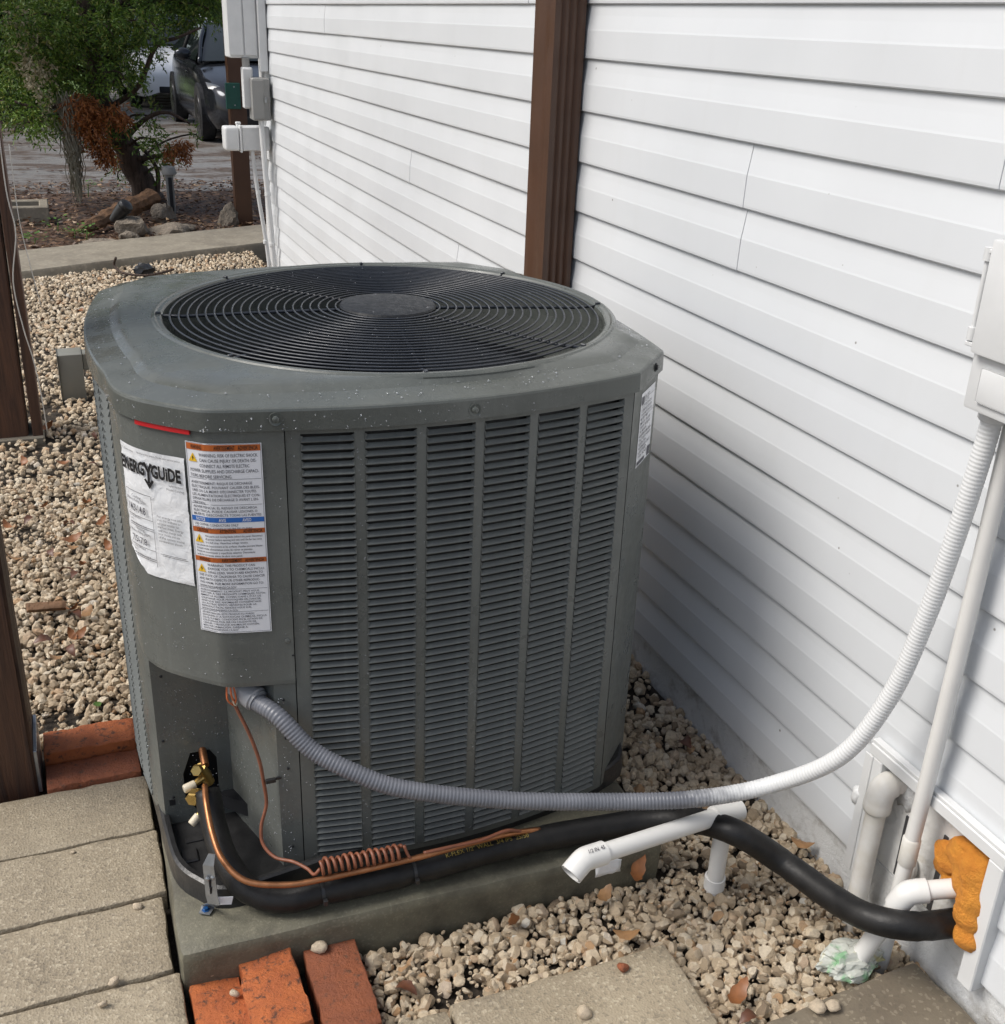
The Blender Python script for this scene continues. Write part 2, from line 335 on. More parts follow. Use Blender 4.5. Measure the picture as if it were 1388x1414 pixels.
t.base(t.mix(g, t.mix(f, (.70, .72, .66), (.30, .55, .32)), (.68, .62, .32))); t.rough(.16); t.b.inputs['Transmission Weight'].default_value = .35; mt['bag'] = t.m
t = NT('water_drop'); t.base((.9, .92, .95)); t.rough(.05); t.b.inputs['IOR'].default_value = 1.33; t.b.inputs['Transmission Weight'].default_value = .75; mt['drop'] = t.m
mt['greycap'] = M('grey_fitting', (.30, .31, .33), .4, .15)
mt['cord'] = M('white_cord', (.62, .60, .55), .6)

# ------------------------------------------------------------------ ground and paving
def sheet(name, poly, z, mat, kind='structure'):
    o = mk(name, [(x, y, z) for x, y in poly], [tuple(range(len(poly)))], mat); return tag(o, kind=kind)
sheet('ground', [(-150, -60), (150, -60), (150, 300), (-150, 300)], -.09, mt['ground'])
# gravel bed of wet soil, gently uneven
def uneven(x, y): return .012 * mnoise.noise(Vector((x * 1.6, y * 1.6, 2.))) + .006 * mnoise.noise(Vector((x * 5, y * 5, 7.)))
def kerb_y(x): return 7.505 + .425 * x
nx, ny = 50, 130; V = []; F = []
for j in range(ny + 1):
    for i in range(nx + 1):
        x = -3.2 + 4.53 * i / nx; y0, y1 = .2, kerb_y(x) + .06
        y = y0 + (y1 - y0) * j / ny; V.append((x, y, -.022 + uneven(x, y)))
for j in range(ny):
    for i in range(nx): a = j * (nx + 1) + i; F.append((a, a + 1, a + nx + 2, a + nx + 1))
tag(mk('gravel_bed', V, F, mt['soil'], smooth=True), kind='structure')
# litter covered planting bed beyond the concrete strip, then the driveway, then lawn
V = []; F = []; nx, ny = 40, 24
for j in range(ny + 1):
    for i in range(nx + 1):
        x = -9 + 18 * i / nx; y0, y1 = kerb_y(x) + .6, 11.35
        y1 = max(y1, y0 + .1); y = y0 + (y1 - y0) * j / ny; V.append((x, y, -.02 + .05 * mnoise.noise(Vector((x * .9, y * .9, 4.))) * min(1, 4 * j / ny, 4 * (ny - j) / ny)))
for j in range(ny):
    for i in range(nx): a = j * (nx + 1) + i; F.append((a, a + 1, a + nx + 2, a + nx + 1))
tag(mk('planting_bed', V, F, mt['litter'], smooth=True), kind='structure')
tag(MB().box((-14, 11.15, -.12), (16, 17.6, -.015)).box((1.1, 17.6, -.12), (16, 27, -.0155)).build('driveway', mt['drive']), kind='structure')
tag(MB().box((-30, 17.6, -.12), (1.1, 23.5, -.02)).build('litter_verge', mt['litter']), kind='structure')
tag(MB().prism([(-60, 23.5), (1.1, 23.5), (1.1, 27), (60, 27), (60, 90), (-60, 90)], -.12, -.03).build('lawn', mt['lawn']), kind='structure')
# concrete strip
d = Vector((1, .425, 0)).normalized(); nrm = Vector((-d.y, d.x, 0)); b = MB()
pa = Vector((-4, kerb_y(-4), 0)); pb = Vector((5.5, kerb_y(5.5), 0)); N = 60; V = []; F = []
prof = [(0, -.1), (.0, .028), (.012, .045), (.62, .05), (.66, .04), (.665, -.1)]
for i in range(N + 1):
    c = pa.lerp(pb, i / N)
    for o_, z in prof:
        p = c + nrm * (o_ + .012 * mnoise.noise(Vector((i * .4, o_ * 3, 1)))); V.append((p.x, p.y, z + (.006 * mnoise.noise(Vector((i * .35, o_ * 5, 9))) if z > 0 else 0)))
k = len(prof)
for i in range(N):
    for j in range(k - 1): F.append((i * k + j, (i + 1) * k + j, (i + 1) * k + j + 1, i * k + j + 1))
tag(mk('concrete_path', V, F, mt['kerb'], smooth='auto'), kind='structure')
# pavers ------------------------------------------------------------
def paver_geo(a, c, z0, z1, seed, bev=.007):
    'a block with worn, slightly uneven edges'
    bb = bmesh.new(); bmesh.ops.create_cube(bb, size=1); L, W, H = c[0] - a[0], c[1] - a[1], z1 - z0
    for v in bb.verts: v.co = Vector((v.co.x * L, v.co.y * W, v.co.z * H))
    bmesh.ops.bevel(bb, geom=bb.edges[:], offset=bev, segments=2, affect='EDGES', profile=.5)
    es = [e for e in bb.edges if e.calc_length() > .1]; bmesh.ops.subdivide_edges(bb, edges=es, cuts=14, use_grid_fill=True)
    for v in bb.verts: v.co += Vector(mnoise.noise_vector(v.co * 22 + Vector((seed * 3.1, 0, 0)))) * .0028 + Vector(mnoise.noise_vector(v.co * 70 + Vector((0, seed, 0)))) * .0012
    return bb
def block(name, a, c, z0, z1, mat, parent, seed, rz=0, tilt=(0, 0), bev=.007):
    bb = paver_geo(a, c, z0, z1, seed, bev); ctr = Vector(((a[0] + c[0]) / 2, (a[1] + c[1]) / 2, (z0 + z1) / 2))
    bmesh.ops.transform(bb, matrix=Matrix.Translation(ctr) @ Matrix.Rotation(rz, 4, 'Z') @ Matrix.Rotation(tilt[0], 4, 'X') @ Matrix.Rotation(tilt[1], 4, 'Y'), verts=bb.verts[:])
    return MB().bm(bb).build(name, mat, parent, smooth='auto')
pv = mk('paved_path', [(-1.2, .7, -.012), (.062, .7, -.012), (.062, 2.1, -.012), (-1.2, 2.1, -.012)], [(0, 1, 2, 3)], mt['soil']); tag(pv, kind='structure')
rows = [(1.906, 2.094), (1.713, 1.900), (1.522, 1.707), (1.330, 1.516), (1.138, 1.324), (.946, 1.132)]
for i, (y0, y1) in enumerate(rows):
    for j, (x0, x1) in enumerate([(-.338, .052), (-.735, -.345), (-1.13, -.742)]):
        block('paver', (x0, y0), (x1 + .006 * math.sin(i * 2.3), y1), -.055, .030 + .002 * math.sin(i * 1.7 + j), mt['paver'], pv, i * 5 + j, rz=.010 * math.sin(i * 3.1 + j), tilt=(.006 * math.sin(i + j), .006 * math.cos(i * 2)))
pf = mk('paved_strip', [(.05, .85, -.03), (1.3, .85, -.03), (1.3, 1.27, -.03), (.05, 1.27, -.03)], [(0, 1, 2, 3)], mt['soil']); tag(pf, kind='structure')
block('paver', (.075, 1.093), (.464, 1.282), -.055, .030, mt['paver'], pf, 41)
block('paver', (.470, 1.097), (.884, 1.286), -.055, .031, mt['paver'], pf, 42, rz=-.004)
block('paver', (.075, .895), (.464, 1.086), -.055, .030, mt['paver'], pf, 43)
block('paver', (.470, .9), (.868, 1.090), -.055, .030, mt['paver'], pf, 44)
block('paver', (.965, .885), (1.300, 1.085), -.055, .030, mt['paver2'], pf, 45, rz=.075, tilt=(0, .004))
# bricks ------------------------------------------------------------
def brick(label, a, c, z0, z1, mat, seed, rz=0, tilt=(0, 0), chip=None, group=None):
    bb = paver_geo(a, c, z0, z1, seed, .0035); ctr = Vector(((a[0] + c[0]) / 2, (a[1] + c[1]) / 2, (z0 + z1) / 2))
    for v in bb.verts:
        v.co += Vector(mnoise.noise_vector(v.co * 60 + Vector((seed * 2, 3, 0)))) * .0022 + Vector(mnoise.noise_vector(v.co * 170)) * .0012
        if chip:
            q = Vector((chip[0], chip[1], (z1 - z0) / 2)); dd = (v.co - q).length
            if dd < chip[2]: v.co += (v.co - Vector((0, 0, -.01))).normalized() * -.55 * (chip[2] - dd)
    bmesh.ops.transform(bb, matrix=Matrix.Translation(ctr) @ Matrix.Rotation(rz, 4, 'Z') @ Matrix.Rotation(tilt[0], 4, 'X') @ Matrix.Rotation(tilt[1], 4, 'Y'), verts=bb.verts[:])
    return tag(MB().bm(bb).build('brick', mat, None, smooth='auto'), label, 'brick', group or 'loose bricks in front of the concrete pad')
brick('low orange brick against the paving, leftmost in front of the pad', (.066, 1.30), (.155, 1.492), -.06, .018, mt['brick'], 1, rz=-.02, chip=(.04, .085, .03))
brick('bright orange brick leaning over its low neighbour, middle of three', (.152, 1.315), (.247, 1.512), -.05, .046, mt['brick'], 2, rz=.012, tilt=(0, -.05), chip=(-.047, .06, .028))
brick('dull brown-orange brick beside the pale gravel, right of the three', (.263, 1.29), (.357, 1.482), -.05, .034, mt['brick2'], 3, rz=-.015)
g = 'bricks bedded between post and condenser'
brick('orange brick bedded along the concrete pavers beside the near post', (-.150, 2.102), (.043, 2.188), -.05, .034, mt['brick2'], 4, group=g)
brick('bright orange brick edging the gravel behind the near post', (-.150, 2.194), (.043, 2.284), -.04, .056, mt['brick'], 5, rz=-.012, group=g)
# concrete pad
bb = paver_geo((.066, 1.478), (.992, 2.66), -.1, .087, 51, .014)
bmesh.ops.transform(bb, matrix=Matrix.Translation((.529, 2.069, -.0065)) @ Matrix.Rotation(-.018, 4, 'Z'), verts=bb.verts[:])
tag(MB().bm(bb).build('concrete_pad', mt['pad'], None, smooth='auto'), 'mossy grey concrete slab that carries the condenser', 'concrete pad')

# ------------------------------------------------------------------ gravel stones
def gravel(name, pts, sizes, sub, nproto, zs, lab):
    protos = [stones_proto(sub, 7 + i % 6, 40 if sub > 1 else 24, RNG, .55) for i in range(nproto)]; nv = len(protos[0][0]); n = len(pts)
    PV = np.stack([p[0] for p in protos]); fc = protos[0][1]
    idx = RNG.integers(0, nproto, n); V = PV[idx] * (sizes[:, None] * np.stack([np.ones(n), RNG.uniform(.72, 1.0, n), RNG.uniform(.55, .85, n)], 1))[:, None, :] / 2
    # random rotation
    q = RNG.normal(size=(n, 4)) * np.array([1.0, .45, .45, 1.0]); q /= np.linalg.norm(q, axis=1)[:, None]; a, b, c, d = q.T
    Rm = np.stack([np.stack([1 - 2 * (c * c + d * d), 2 * (b * c - a * d), 2 * (b * d + a * c)], -1), np.stack([2 * (b * c + a * d), 1 - 2 * (b * b + d * d), 2 * (c * d - a * b)], -1), np.stack([2 * (b * d - a * c), 2 * (c * d + a * b), 1 - 2 * (b * b + c * c)], -1)], 1)
    V = np.einsum('nij,nvj->nvi', Rm, V); V += np.stack([pts[:, 0], pts[:, 1], zs], 1)[:, None, :]
    Fa = (fc[None] + (np.arange(n) * nv)[:, None, None]).reshape(-1, 3); V = V.reshape(-1, 3)
    me = bpy.data.meshes.new(name); me.vertices.add(len(V)); me.vertices.foreach_set('co', V.ravel())
    me.loops.add(len(Fa) * 3); me.loops.foreach_set('vertex_index', Fa.ravel().astype(np.int32)); me.polygons.add(len(Fa))
    me.polygons.foreach_set('loop_start', np.arange(0, len(Fa) * 3, 3, dtype=np.int32)); me.polygons.foreach_set('loop_total', np.full(len(Fa), 3, dtype=np.int32))
    me.polygons.foreach_set('use_smooth', np.full(len(Fa), sub > 1, dtype=bool)); me.materials.append(mt['gravel']); me.update(); me.validate()
    if sub > 1: me.set_sharp_from_angle(angle=math.radians(27))
    o = bpy.data.objects.new(name, me); COL.objects.link(o); return tag(o, lab, 'gravel', kind='stuff')
def inrect(P, x0, y0, x1, y1): return (P[:, 0] > x0) & (P[:, 0] < x1) & (P[:, 1] > y0) & (P[:, 1] < y1)
def jgrid(x0, y0, x1, y1, s):
    gx, gy = np.meshgrid(np.arange(x0, x1, s), np.arange(y0, y1, s)); P = np.stack([gx.ravel(), gy.ravel()], 1); return P + RNG.uniform(-.55, .55, P.shape) * s
def allowed(P):
    bad = inrect(P, .075, 1.472, .998, 2.655) | inrect(P, -1.3, .5, .06, 2.115) | inrect(P, -.158, 2.1, .05, 2.292) | inrect(P, .05, 1.2, .362, 1.6) | inrect(P, .36, .7, .89, 1.29) | inrect(P, -.34, 2.1, -.15, 2.31) | inrect(P, -.32, 4.42, -.11, 4.62) | (P[:, 0] > 1.322)
    c, s = math.cos(.075), math.sin(.075); qx = (P[:, 0] - 1.13) * c + (P[:, 1] - .985) * s; qy = -(P[:, 0] - 1.13) * s + (P[:, 1] - .985) * c
    bad |= (abs(qx) < .175) & (abs(qy) < .105); bad |= P[:, 1] > (7.505 + .425 * P[:, 0] + .015); bad |= (P[:, 0] < -.15) & (P[:, 1] < 2.28); bad |= P[:, 1] < .9
    return ~bad
def uz(P): return np.array([uneven(x, y) for x, y in P])
def bare(P, thr): return np.array([mnoise.noise(Vector((x * 4.1, y * 4.1, 30.))) for x, y in P]) > thr
def field(name, rect, step, sub, nproto, smin, smax, lab, layers=2, base=-.012, fine=False):
    A = []; Z = []; Sz = []
    for l in range(layers):
        P = jgrid(*rect, step); P = P[allowed(P)]; P = P[~bare(P, .43) | (RNG.random(len(P)) < .35)]
        s = smin + (smax - smin) * RNG.random(len(P)) ** 1.7; A.append(P); Sz.append(s); Z.append(uz(P) + base + l * .0085 + RNG.uniform(-.004, .004, len(P)))
    # grit filling the gaps
    if sub > 1 or fine:
        P = jgrid(*rect, step * .7); P = P[allowed(P)]; P = P[RNG.random(len(P)) < .55]; A.append(P); Sz.append(.005 + .009 * RNG.random(len(P))); Z.append(uz(P) - .014 + RNG.uniform(-.002, .006, len(P)))
    return gravel(name, np.concatenate(A), np.concatenate(Sz), sub, nproto, np.concatenate(Z), lab)
field('gravel', (.36, .9, 1.33, 1.62), .0168, 2, 40, .010, .036, 'pale limestone gravel in front of the concrete pad', 2)
field('gravel', (1.06, 1.62, 1.33, 2.75), .0205, 1, 24, .016, .042, 'shaded limestone gravel between condenser and white wall', 2)
field('gravel', (-1.6, 2.28, .10, 4.0), .0205, 1, 24, .014, .036, 'sunlit limestone gravel left of the condenser', 2, fine=True)
field('gravel', (-2.6, 4.0, 1.33, 8.1), .0255, 1, 16, .018, .040, 'sunlit limestone gravel running back to the concrete strip', 1, -.004)
field('gravel', (.10, 2.64, 1.33, 4.0), .023, 1, 16, .016, .040, 'limestone gravel behind the condenser along the white wall', 1, -.006)

# ------------------------------------------------------------------ house wall with dutch lap siding
XW = 1.318; PIT = .125; Z0 = .104; LIP = 1.303
wall = thing('house_wall', 'white dutch lap vinyl siding wall on a painted foundation', 'wall', (1.6, 2.6, 0))
Y_A, Y_B = -1.2, 7.25
MB().box((XW, Y_A, -.25), (1.62, Y_B - .01, .12)).build('foundation', mt['found'], wall)
MB().box((XW + .004, Y_A, .121), (4.5, Y_B - .012, 2.62)).build('wall_core', mt['board'], wall)
def plank(i, y0, y1, dx=0.):
    z = Z0 + i * PIT; L = LIP - dx
    P = [(XW + .002, z - .001), (L + .003, z - .0035), (L, z - .001), (L - .0005, z + .004), (L + .0006, z + .062), (L + .0014, z + .066), (L + .0056, z + .096), (L + .0092, z + PIT + .002), (XW + .003, z + PIT + .002)]
    n = max(1, int((y1 - y0) / .25)); V = []; F = []; k = len(P)
    for j in range(n + 1):
        y = y0 + (y1 - y0) * j / n; wob = .0012 * mnoise.noise(Vector((y * 1.3, i * 3.7, 5)))
        for q, (x, zz) in enumerate(P): V.append((x + (wob if 0 < q < 7 else 0), y, zz + (.0008 * mnoise.noise(Vector((y * .8, i * 2.1, 1))) if q else 0)))
    for j in range(n):
        for q in range(k - 1): F.append((j * k + q, j * k + q + 1, (j + 1) * k + q + 1, (j + 1) * k + q))
    F.append(tuple(range(k - 1, -1, -1))); F.append(tuple(n * k + q for q in range(k)))
    return mk('siding_plank', V, F, mt['siding'], wall)
seams = {9: [1.94, 5.1], 8: [1.935, 5.43], 10: [1.286, 5.13], 7: [4.2, 6.05], 6: [3.0, 6.08], 5: [3.65], 4: [3.66, 6.81], 11: [1.29, 4.86, 5.55], 3: [2.5, 6.5], 2: [2.5, 5.6], 12: [3.1], 13: [3.1]}
CUT0, CUT1 = .975, 1.285
for i in range(20):
    ys = [Y_A] + sorted(seams.get(i, [3.3 + 1.1 * math.sin(i * 2.)])) + [Y_B - .06]
    segs = list(zip(ys[:-1], ys[1:])); out = []
    for j, (a, b_) in enumerate(segs):
        if i < 2:
            if a < CUT0 < b_: out.append((a, CUT0, 0.))
            if a < CUT1 < b_: out.append((CUT1, b_, 0.))
            if a >= CUT1: out.append((a, b_, .0012 * (j % 2)))
        else: out.append((a + (.0006 if j else 0), b_ + (.02 if j < len(segs) - 1 and j % 2 else 0), .0013 * (j % 2)))
    for a, b_, dx in out: plank(i, a, b_, dx)
# corner trim and J channel round the opening
MB().box((1.290, Y_B - .075, .09), (1.330, Y_B + .006, 2.62), .004).build('corner_trim', mt['trimw'], wall)
MB().box((1.31, Y_B - .006, .09), (4.4, Y_B + .004, 2.62)).build('end_wall', mt['siding'], wall)
j1 = MB().box((1.284, CUT1 - .026, .088), (1.3235, CUT1 + .010, .3485), .002).box((1.2815, CUT1 - .004, .084), (1.2845, CUT1 + .016, .3485), .001)
j1.build('trim_channel', mt['trimw'], wall)
MB().box((1.282, CUT0 - .012, .350), (1.3232, CUT1 + .008, .374), .002).box((1.285, CUT0 - .012, .3745), (1.300, CUT1 + .008, .381), .001).build('trim_channel', mt['trimw'], wall)
MB().box((1.283, CUT0 - .010, .088), (1.3237, CUT0 + .022, .349), .002).build('trim_channel', mt['trimw'], wall)
MB().box((1.3195, CUT0 - .01, .122), (1.327, CUT1 + .01, .36)).build('backing_board', mt['board'], wall)
# dark gap strips beside the pipes inside the opening
MB().box((1.3165, 1.197, .128), (1.3193, 1.209, .262)).build('gap_strip', mt['gap'], wall)
MB().box((1.3165, 1.110, .125), (1.3190, 1.119, .29)).build('gap_strip', mt['gap'], wall)
# torn painted edge round the upper pipe
b = MB(); V, F = ico(3); V = np.array([np.array(v) * (1 + .28 * mnoise.fractal(Vector(v) * 2.5, 1, 2, 4)) for v in V]); b.add(V * np.array([.009, .036, .044]) + np.array([1.319, 1.222, .312]), F)
b.build('torn_caulking', mt['found'], wall, smooth=True)
# downspout
ds = thing('downspout', 'dark brown ribbed downspout running up the white siding', 'downspout', (1.25, 2.78, .3))
# outer face fluted, side ribs
def profile_ds():
    x0, x1, y0, y1 = 1.212, 1.296, 2.712, 2.838; P = []
    for t_ in np.linspace(0, 1, 13): P.append((x1 - (x1 - x0) * t_, y0 + (.0045 if .18 < t_ < .30 or .44 < t_ < .56 or .70 < t_ < .82 else 0)))
    for t_ in np.linspace(0.06, 1, 9): P.append((x0 + (.004 if .3 < t_ < .75 else 0), y0 + (y1 - y0) * t_))
    P.append((x1, y1)); return P
P = profile_ds(); b = MB(); k = len(P); zs = np.linspace(.22, 2.62, 12); V = []; F = []
for z in zs:
    for x, y in P: V.append((x, y, z))
for i in range(len(zs) - 1):
    for q in range(k): F.append((i * k + q, i * k + (q + 1) % k, (i + 1) * k + (q + 1) % k, (i + 1) * k + q))
mk('downspout_pipe', V, F, mt['brown'], ds, smooth='auto')
MB().box((1.2075, 2.7075, 1.95), (1.2975, 2.8425, 1.985), .002).build('strap', mt['brown'], ds)
MB().box((1.15, 2.715, .14), (1.29, 2.835, .23), .01, 2).build('outlet_elbow', mt['brown'], ds)
# ------------------------------------------------------------------ posts
def post(label, a, c, h, mat, cat_='post', extra=None, grp=None, lean=0):
    t_ = thing('timber_post', label, cat_, ((a[0] + c[0]) / 2, (a[1] + c[1]) / 2, 0), grp)
    b = bmesh.new(); bmesh.ops.create_cube(b, size=1)
    for v in b.verts: v.co = Vector((v.co.x * (c[0] - a[0]), v.co.y * (c[1] - a[1]), v.co.z * (h + .1)))
    bmesh.ops.bevel(b, geom=b.edges[:], offset=.006, segments=2, affect='EDGES')
    es = [e for e in b.edges if e.calc_length() > .5]; bmesh.ops.subdivide_edges(b, edges=es, cuts=40, use_grid_fill=True)
    for v in b.verts:
        v.co += Vector(mnoise.noise_vector(Vector((v.co.x * 20, v.co.y * 20, v.co.z * 4)) + Vector((a[0] * 7, a[1], 0)))) * .0018; v.co.x += lean * (v.co.z)
        v.co += Vector(((a[0] + c[0]) / 2, (a[1] + c[1]) / 2, (h - .1) / 2))
    MB().bm(b).build('post_shaft', mat, t_, smooth='auto'); return t_
p1 = post('near brown timber post beside the orange bricks, cut by the left frame edge', (-.325, 2.13), (-.166, 2.285), 2.5, mt['timber'], grp='timber posts')
MB().box((-.1655, 2.135, .005), (-.158, 2.28, .11), .001).build('metal_bracket', mt['galv'], p1)
p2 = post('brown timber post standing in the gravel left of the condenser', (-.312, 4.435), (-.160, 4.60), 2.5, mt['timber'], grp='timber posts', lean=.012)
MB().box((-.159, 4.428, .0), (-.122, 4.59, 2.45), .003).build('cover_board', mt['timber'], p2)
MB().box((-.335, 4.415, -.06), (-.118, 4.63, .012), .006, 1).build('concrete_footing', mt['kerb'], p2)
p3 = post('distant dark brown post behind the meter boxes at the house corner', (1.375, 9.02), (1.50, 9.14), 2.5, mt['brown'], grp='timber posts')
sg = thing('green_sign', 'small plain green plate fixed to the distant brown post', 'sign', (1.40, 9.0, .88))
MB().box((1.345, 9.002, .882), (1.455, 9.016, 1.068), .003).build('plate', mt['sign'], sg)
MB().tube([(1.41, 9.0, 1.04), (1.41, 9.02, 1.04)], .006, 8).build('screw', mt['galv'], sg)
MB().tube([(1.41, 9.0, .91), (1.41, 9.02, .91)], .006, 8).build('screw', mt['galv'], sg)
# thin white cord hanging down the second post
c_ = cat([(-.118, 4.415, 1.9), (-.125, 4.412, 1.3), (-.130, 4.41, .95), (-.118, 4.408, .80), (-.150, 4.41, .62), (-.138, 4.40, .45), (-.118, 4.40, .32), (-.108, 4.40, .18), (-.105, 4.41, .03)], 6)
tag(MB().tube(c_, .0022, 6).build('cord', mt['cord'], None, smooth=True), 'thin white cord dangling down the side of the gravel post', 'cord', 'white cords on the gravel post')
c_ = cat([(-.100, 4.42, 1.1), (-.101, 4.415, .85), (-.085, 4.41, .68), (-.066, 4.41, .52)], 6)
tag(MB().tube(c_, .0016, 6).build('cord', mt['cord'], None, smooth=True), 'short pale cord strand beside the longer white cord on the post', 'cord', 'white cords on the gravel post')

# ------------------------------------------------------------------ condenser unit
ac = thing('condenser_unit', 'wet grey air conditioner condenser with round top grille and slotted sides', 'air conditioner', (.55, 2.1, .087))
COR = cat([(.060, 1.875, 0), (.066, 1.80, 0), (.078, 1.757, 0), (.105, 1.715, 0), (.165, 1.658, 0), (.200, 1.637, 0), (.300, 1.617, 0)], 8)
def quad3(a, m, b, n):
    'parabola through three plan points'
    a, m, b = Vector(a), Vector(m), Vector(b); c = 2 * m - (a + b) / 2
    return [a * (1 - t) ** 2 + 2 * c * t * (1 - t) + b * t * t for t in np.linspace(0, 1, n)]
FRONT = quad3((.300, 1.617, 0), (.61, 1.591, 0), (.925, 1.645, 0), 25)
RIGHT = quad3((1.035, 1.757, 0), (1.058, 2.1, 0), (1.035, 2.45, 0), 17)
BACK = quad3((.94, 2.565, 0), (.6, 2.612, 0), (.25, 2.575, 0), 17)
LEFT = quad3((.085, 2.47, 0), (.043, 2.16, 0), (.060, 1.875, 0), 17)
BLC = [Vector((.25, 2.575, 0)), Vector((.14, 2.545, 0)), Vector((.085, 2.47, 0))]
OUT = COR[:-1] + FRONT + RIGHT + BACK + BLC[1:-1] + LEFT[:-1]
ZB, ZT = .105, .966
def arcl(P):
    L = [0.]
    for a, b in zip(P[:-1], P[1:]): L.append(L[-1] + (b - a).length)
    return np.array(L)
def on_curve(P, L, u, off=0.):
    'point and outward normal at arc length u of a plan curve (counter-clockwise outline)'
    j = int(np.clip(np.searchsorted(L, u) - 1, 0, len(P) - 2)); t = (u - L[j]) / (L[j + 1] - L[j]); p = P[j].lerp(P[j + 1], t)
    def nor(i):
        i0, i1 = max(i - 1, 0), min(i + 1, len(P) - 1); d = (P[i1] - P[i0]).normalized(); return Vector((d.y, -d.x, 0))
    n = nor(j).lerp(nor(j + 1), min(1, max(0, t))).normalized(); return p + n * off, n
def strip(name, P, z0, z1, mat, parent, th=.0, smooth='auto'):
    V = []; F = []; n = len(P)
    for p in P: V += [(p.x, p.y, z0), (p.x, p.y, z1)]
    for i in range(n - 1): F.append((2 * i, 2 * i + 2, 2 * i + 3, 2 * i + 1))
    return mk(name, V, F, mat, parent, smooth)
def curve_mesh(P, L, us, vs, off): # grid on a curve
    V = []; F = []
    for u in us:
        p, n = on_curve(P, L, u, off)
        for v in vs: V.append((p.x, p.y, v))
    k = len(vs)
    for i in range(len(us) - 1):
        for j in range(k - 1): F.append((i * k + j, (i + 1) * k + j, (i + 1) * k + j + 1, i * k + j + 1))
    return V, F
# louvred panel ------------------------------------------------------

def louvred(P, name, singly, ncol=6, zlo=.118, zhi=.955):
    L = arcl(P); tot = L[-1]; pitch = (tot - .03) / ncol; wd = pitch - .0165; pan = MB(); cols = []
    e = [0.0]
    for i in range(ncol): c = .015 + pitch * (i + .5); cols.append(c); e += [c - wd / 2, c + wd / 2]
    e.append(tot)
    for i in range(0, len(e), 2):    # vertical bars with returns into the slots
        us = np.linspace(e[i], e[i + 1], 4); V, F = curve_mesh(P, L, us, [zlo, zhi], 0.); pan.add(V, F)
        for u in (e[i], e[i + 1]):
            if 0 < u < tot:
                a, n_ = on_curve(P, L, u); q = a - n_ * .014; pan.add([(a.x, a.y, zlo), (q.x, q.y, zlo), (q.x, q.y, zhi), (a.x, a.y, zhi)], [(0, 1, 2, 3)])
    us = np.linspace(0, tot, 24); V, F = curve_mesh(P, L, us, [ZB, zlo], 0.); pan.add(V, F); V, F = curve_mesh(P, L, us, [zhi, ZT], 0.); pan.add(V, F)
    # vertical edges folded back
    for u in (0.0008, tot - .0008):
        a, n_ = on_curve(P, L, u, -.0005); q = a - n_ * .02; pan.add([(a.x, a.y, ZB), (q.x, q.y, ZB), (q.x, q.y, ZT), (a.x, a.y, ZT)], [(0, 1, 2, 3)])
    panel = pan.build(name, mt['steel'], ac)
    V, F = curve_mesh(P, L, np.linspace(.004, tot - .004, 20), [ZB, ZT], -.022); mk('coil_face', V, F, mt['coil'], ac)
    # one blade: lower lip outside, upper edge folded in
    h = wd / 2; B = [(-h, .0018, 0), (h, .0018, 0), (h - .0006, .0024, .0014), (-h + .0006, .0024, .0014), (-h + .005, -.0050, .0072), (h - .005, -.0050, .0072), (-h, 0, .0), (h, 0, 0), (-h, -.0005, .0118), (h, -.0005, .0118)]
    BF = [(0, 1, 2, 3), (3, 2, 5, 4), (6, 7, 1, 0), (8, 3, 4), (8, 6, 0, 3), (9, 5, 2), (9, 2, 1, 7)]
    nb = 59; BP = (zhi - zlo) / nb; st = MB(); proto = None
    for ci, c in enumerate(cols):
        p, n_ = on_curve(P, L, c); ang = math.atan2(n_.x, -n_.y)  # local +y is outward
        ct, s_ = math.cos(ang), math.sin(ang)
        for i in range(nb):
            z = zlo + .0005 + i * BP
            if singly and ci < 5:
                if proto is None:
                    me = bpy.data.meshes.new('louver'); me.from_pydata([(x, -y, zz) for x, y, zz in B], [], [f[::-1] for f in BF]); me.materials.append(mt['louver']); me.update()
                    proto = bpy.data.objects.new('louver', me); o = proto; link(o, panel)
                else: o = bpy.data.objects.new('louver', proto.data); link(o, panel)
                o.location = Vector((p.x, p.y, z)) - ORI[ac.name]; o.rotation_euler = (random.uniform(-.015, .015), 0, ang)
            else:
                V = []
                for x, y, zz in B: V.append((p.x + x * ct + y * s_, p.y + x * s_ - y * ct, z + zz))
                st.add(V, [f[::-1] for f in BF])
    if st.n: tag(st.build('louver_field', mt['louver'], panel), kind='stuff')
    return panel
louvred(FRONT, 'front_panel', True)
louvred(LEFT, 'side_panel', False)
louvred(RIGHT, 'side_panel', False)
louvred(BACK, 'rear_panel', False)
strip('corner_post', [FRONT[-1] + Vector((.0015, .0005, 0)), RIGHT[0] + Vector((-.0005, -.0015, 0))], ZB, ZT, mt['steel'], ac)
strip('corner_post', [RIGHT[-1], BACK[0]], ZB, ZT, mt['steel'], ac)
strip('corner_post', BLC, ZB, ZT, mt['steel'], ac)
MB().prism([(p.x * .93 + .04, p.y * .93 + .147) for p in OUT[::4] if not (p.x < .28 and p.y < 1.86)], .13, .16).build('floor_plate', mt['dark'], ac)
# control box cover at the service corner
LC = arcl(COR); CZ = .500
V, F = curve_mesh(COR, LC, np.linspace(0.0, LC[-1] - .0015, 70), [CZ + .012, CZ + .05, .7, ZT], .0035)
cc = MB().add(V, F)
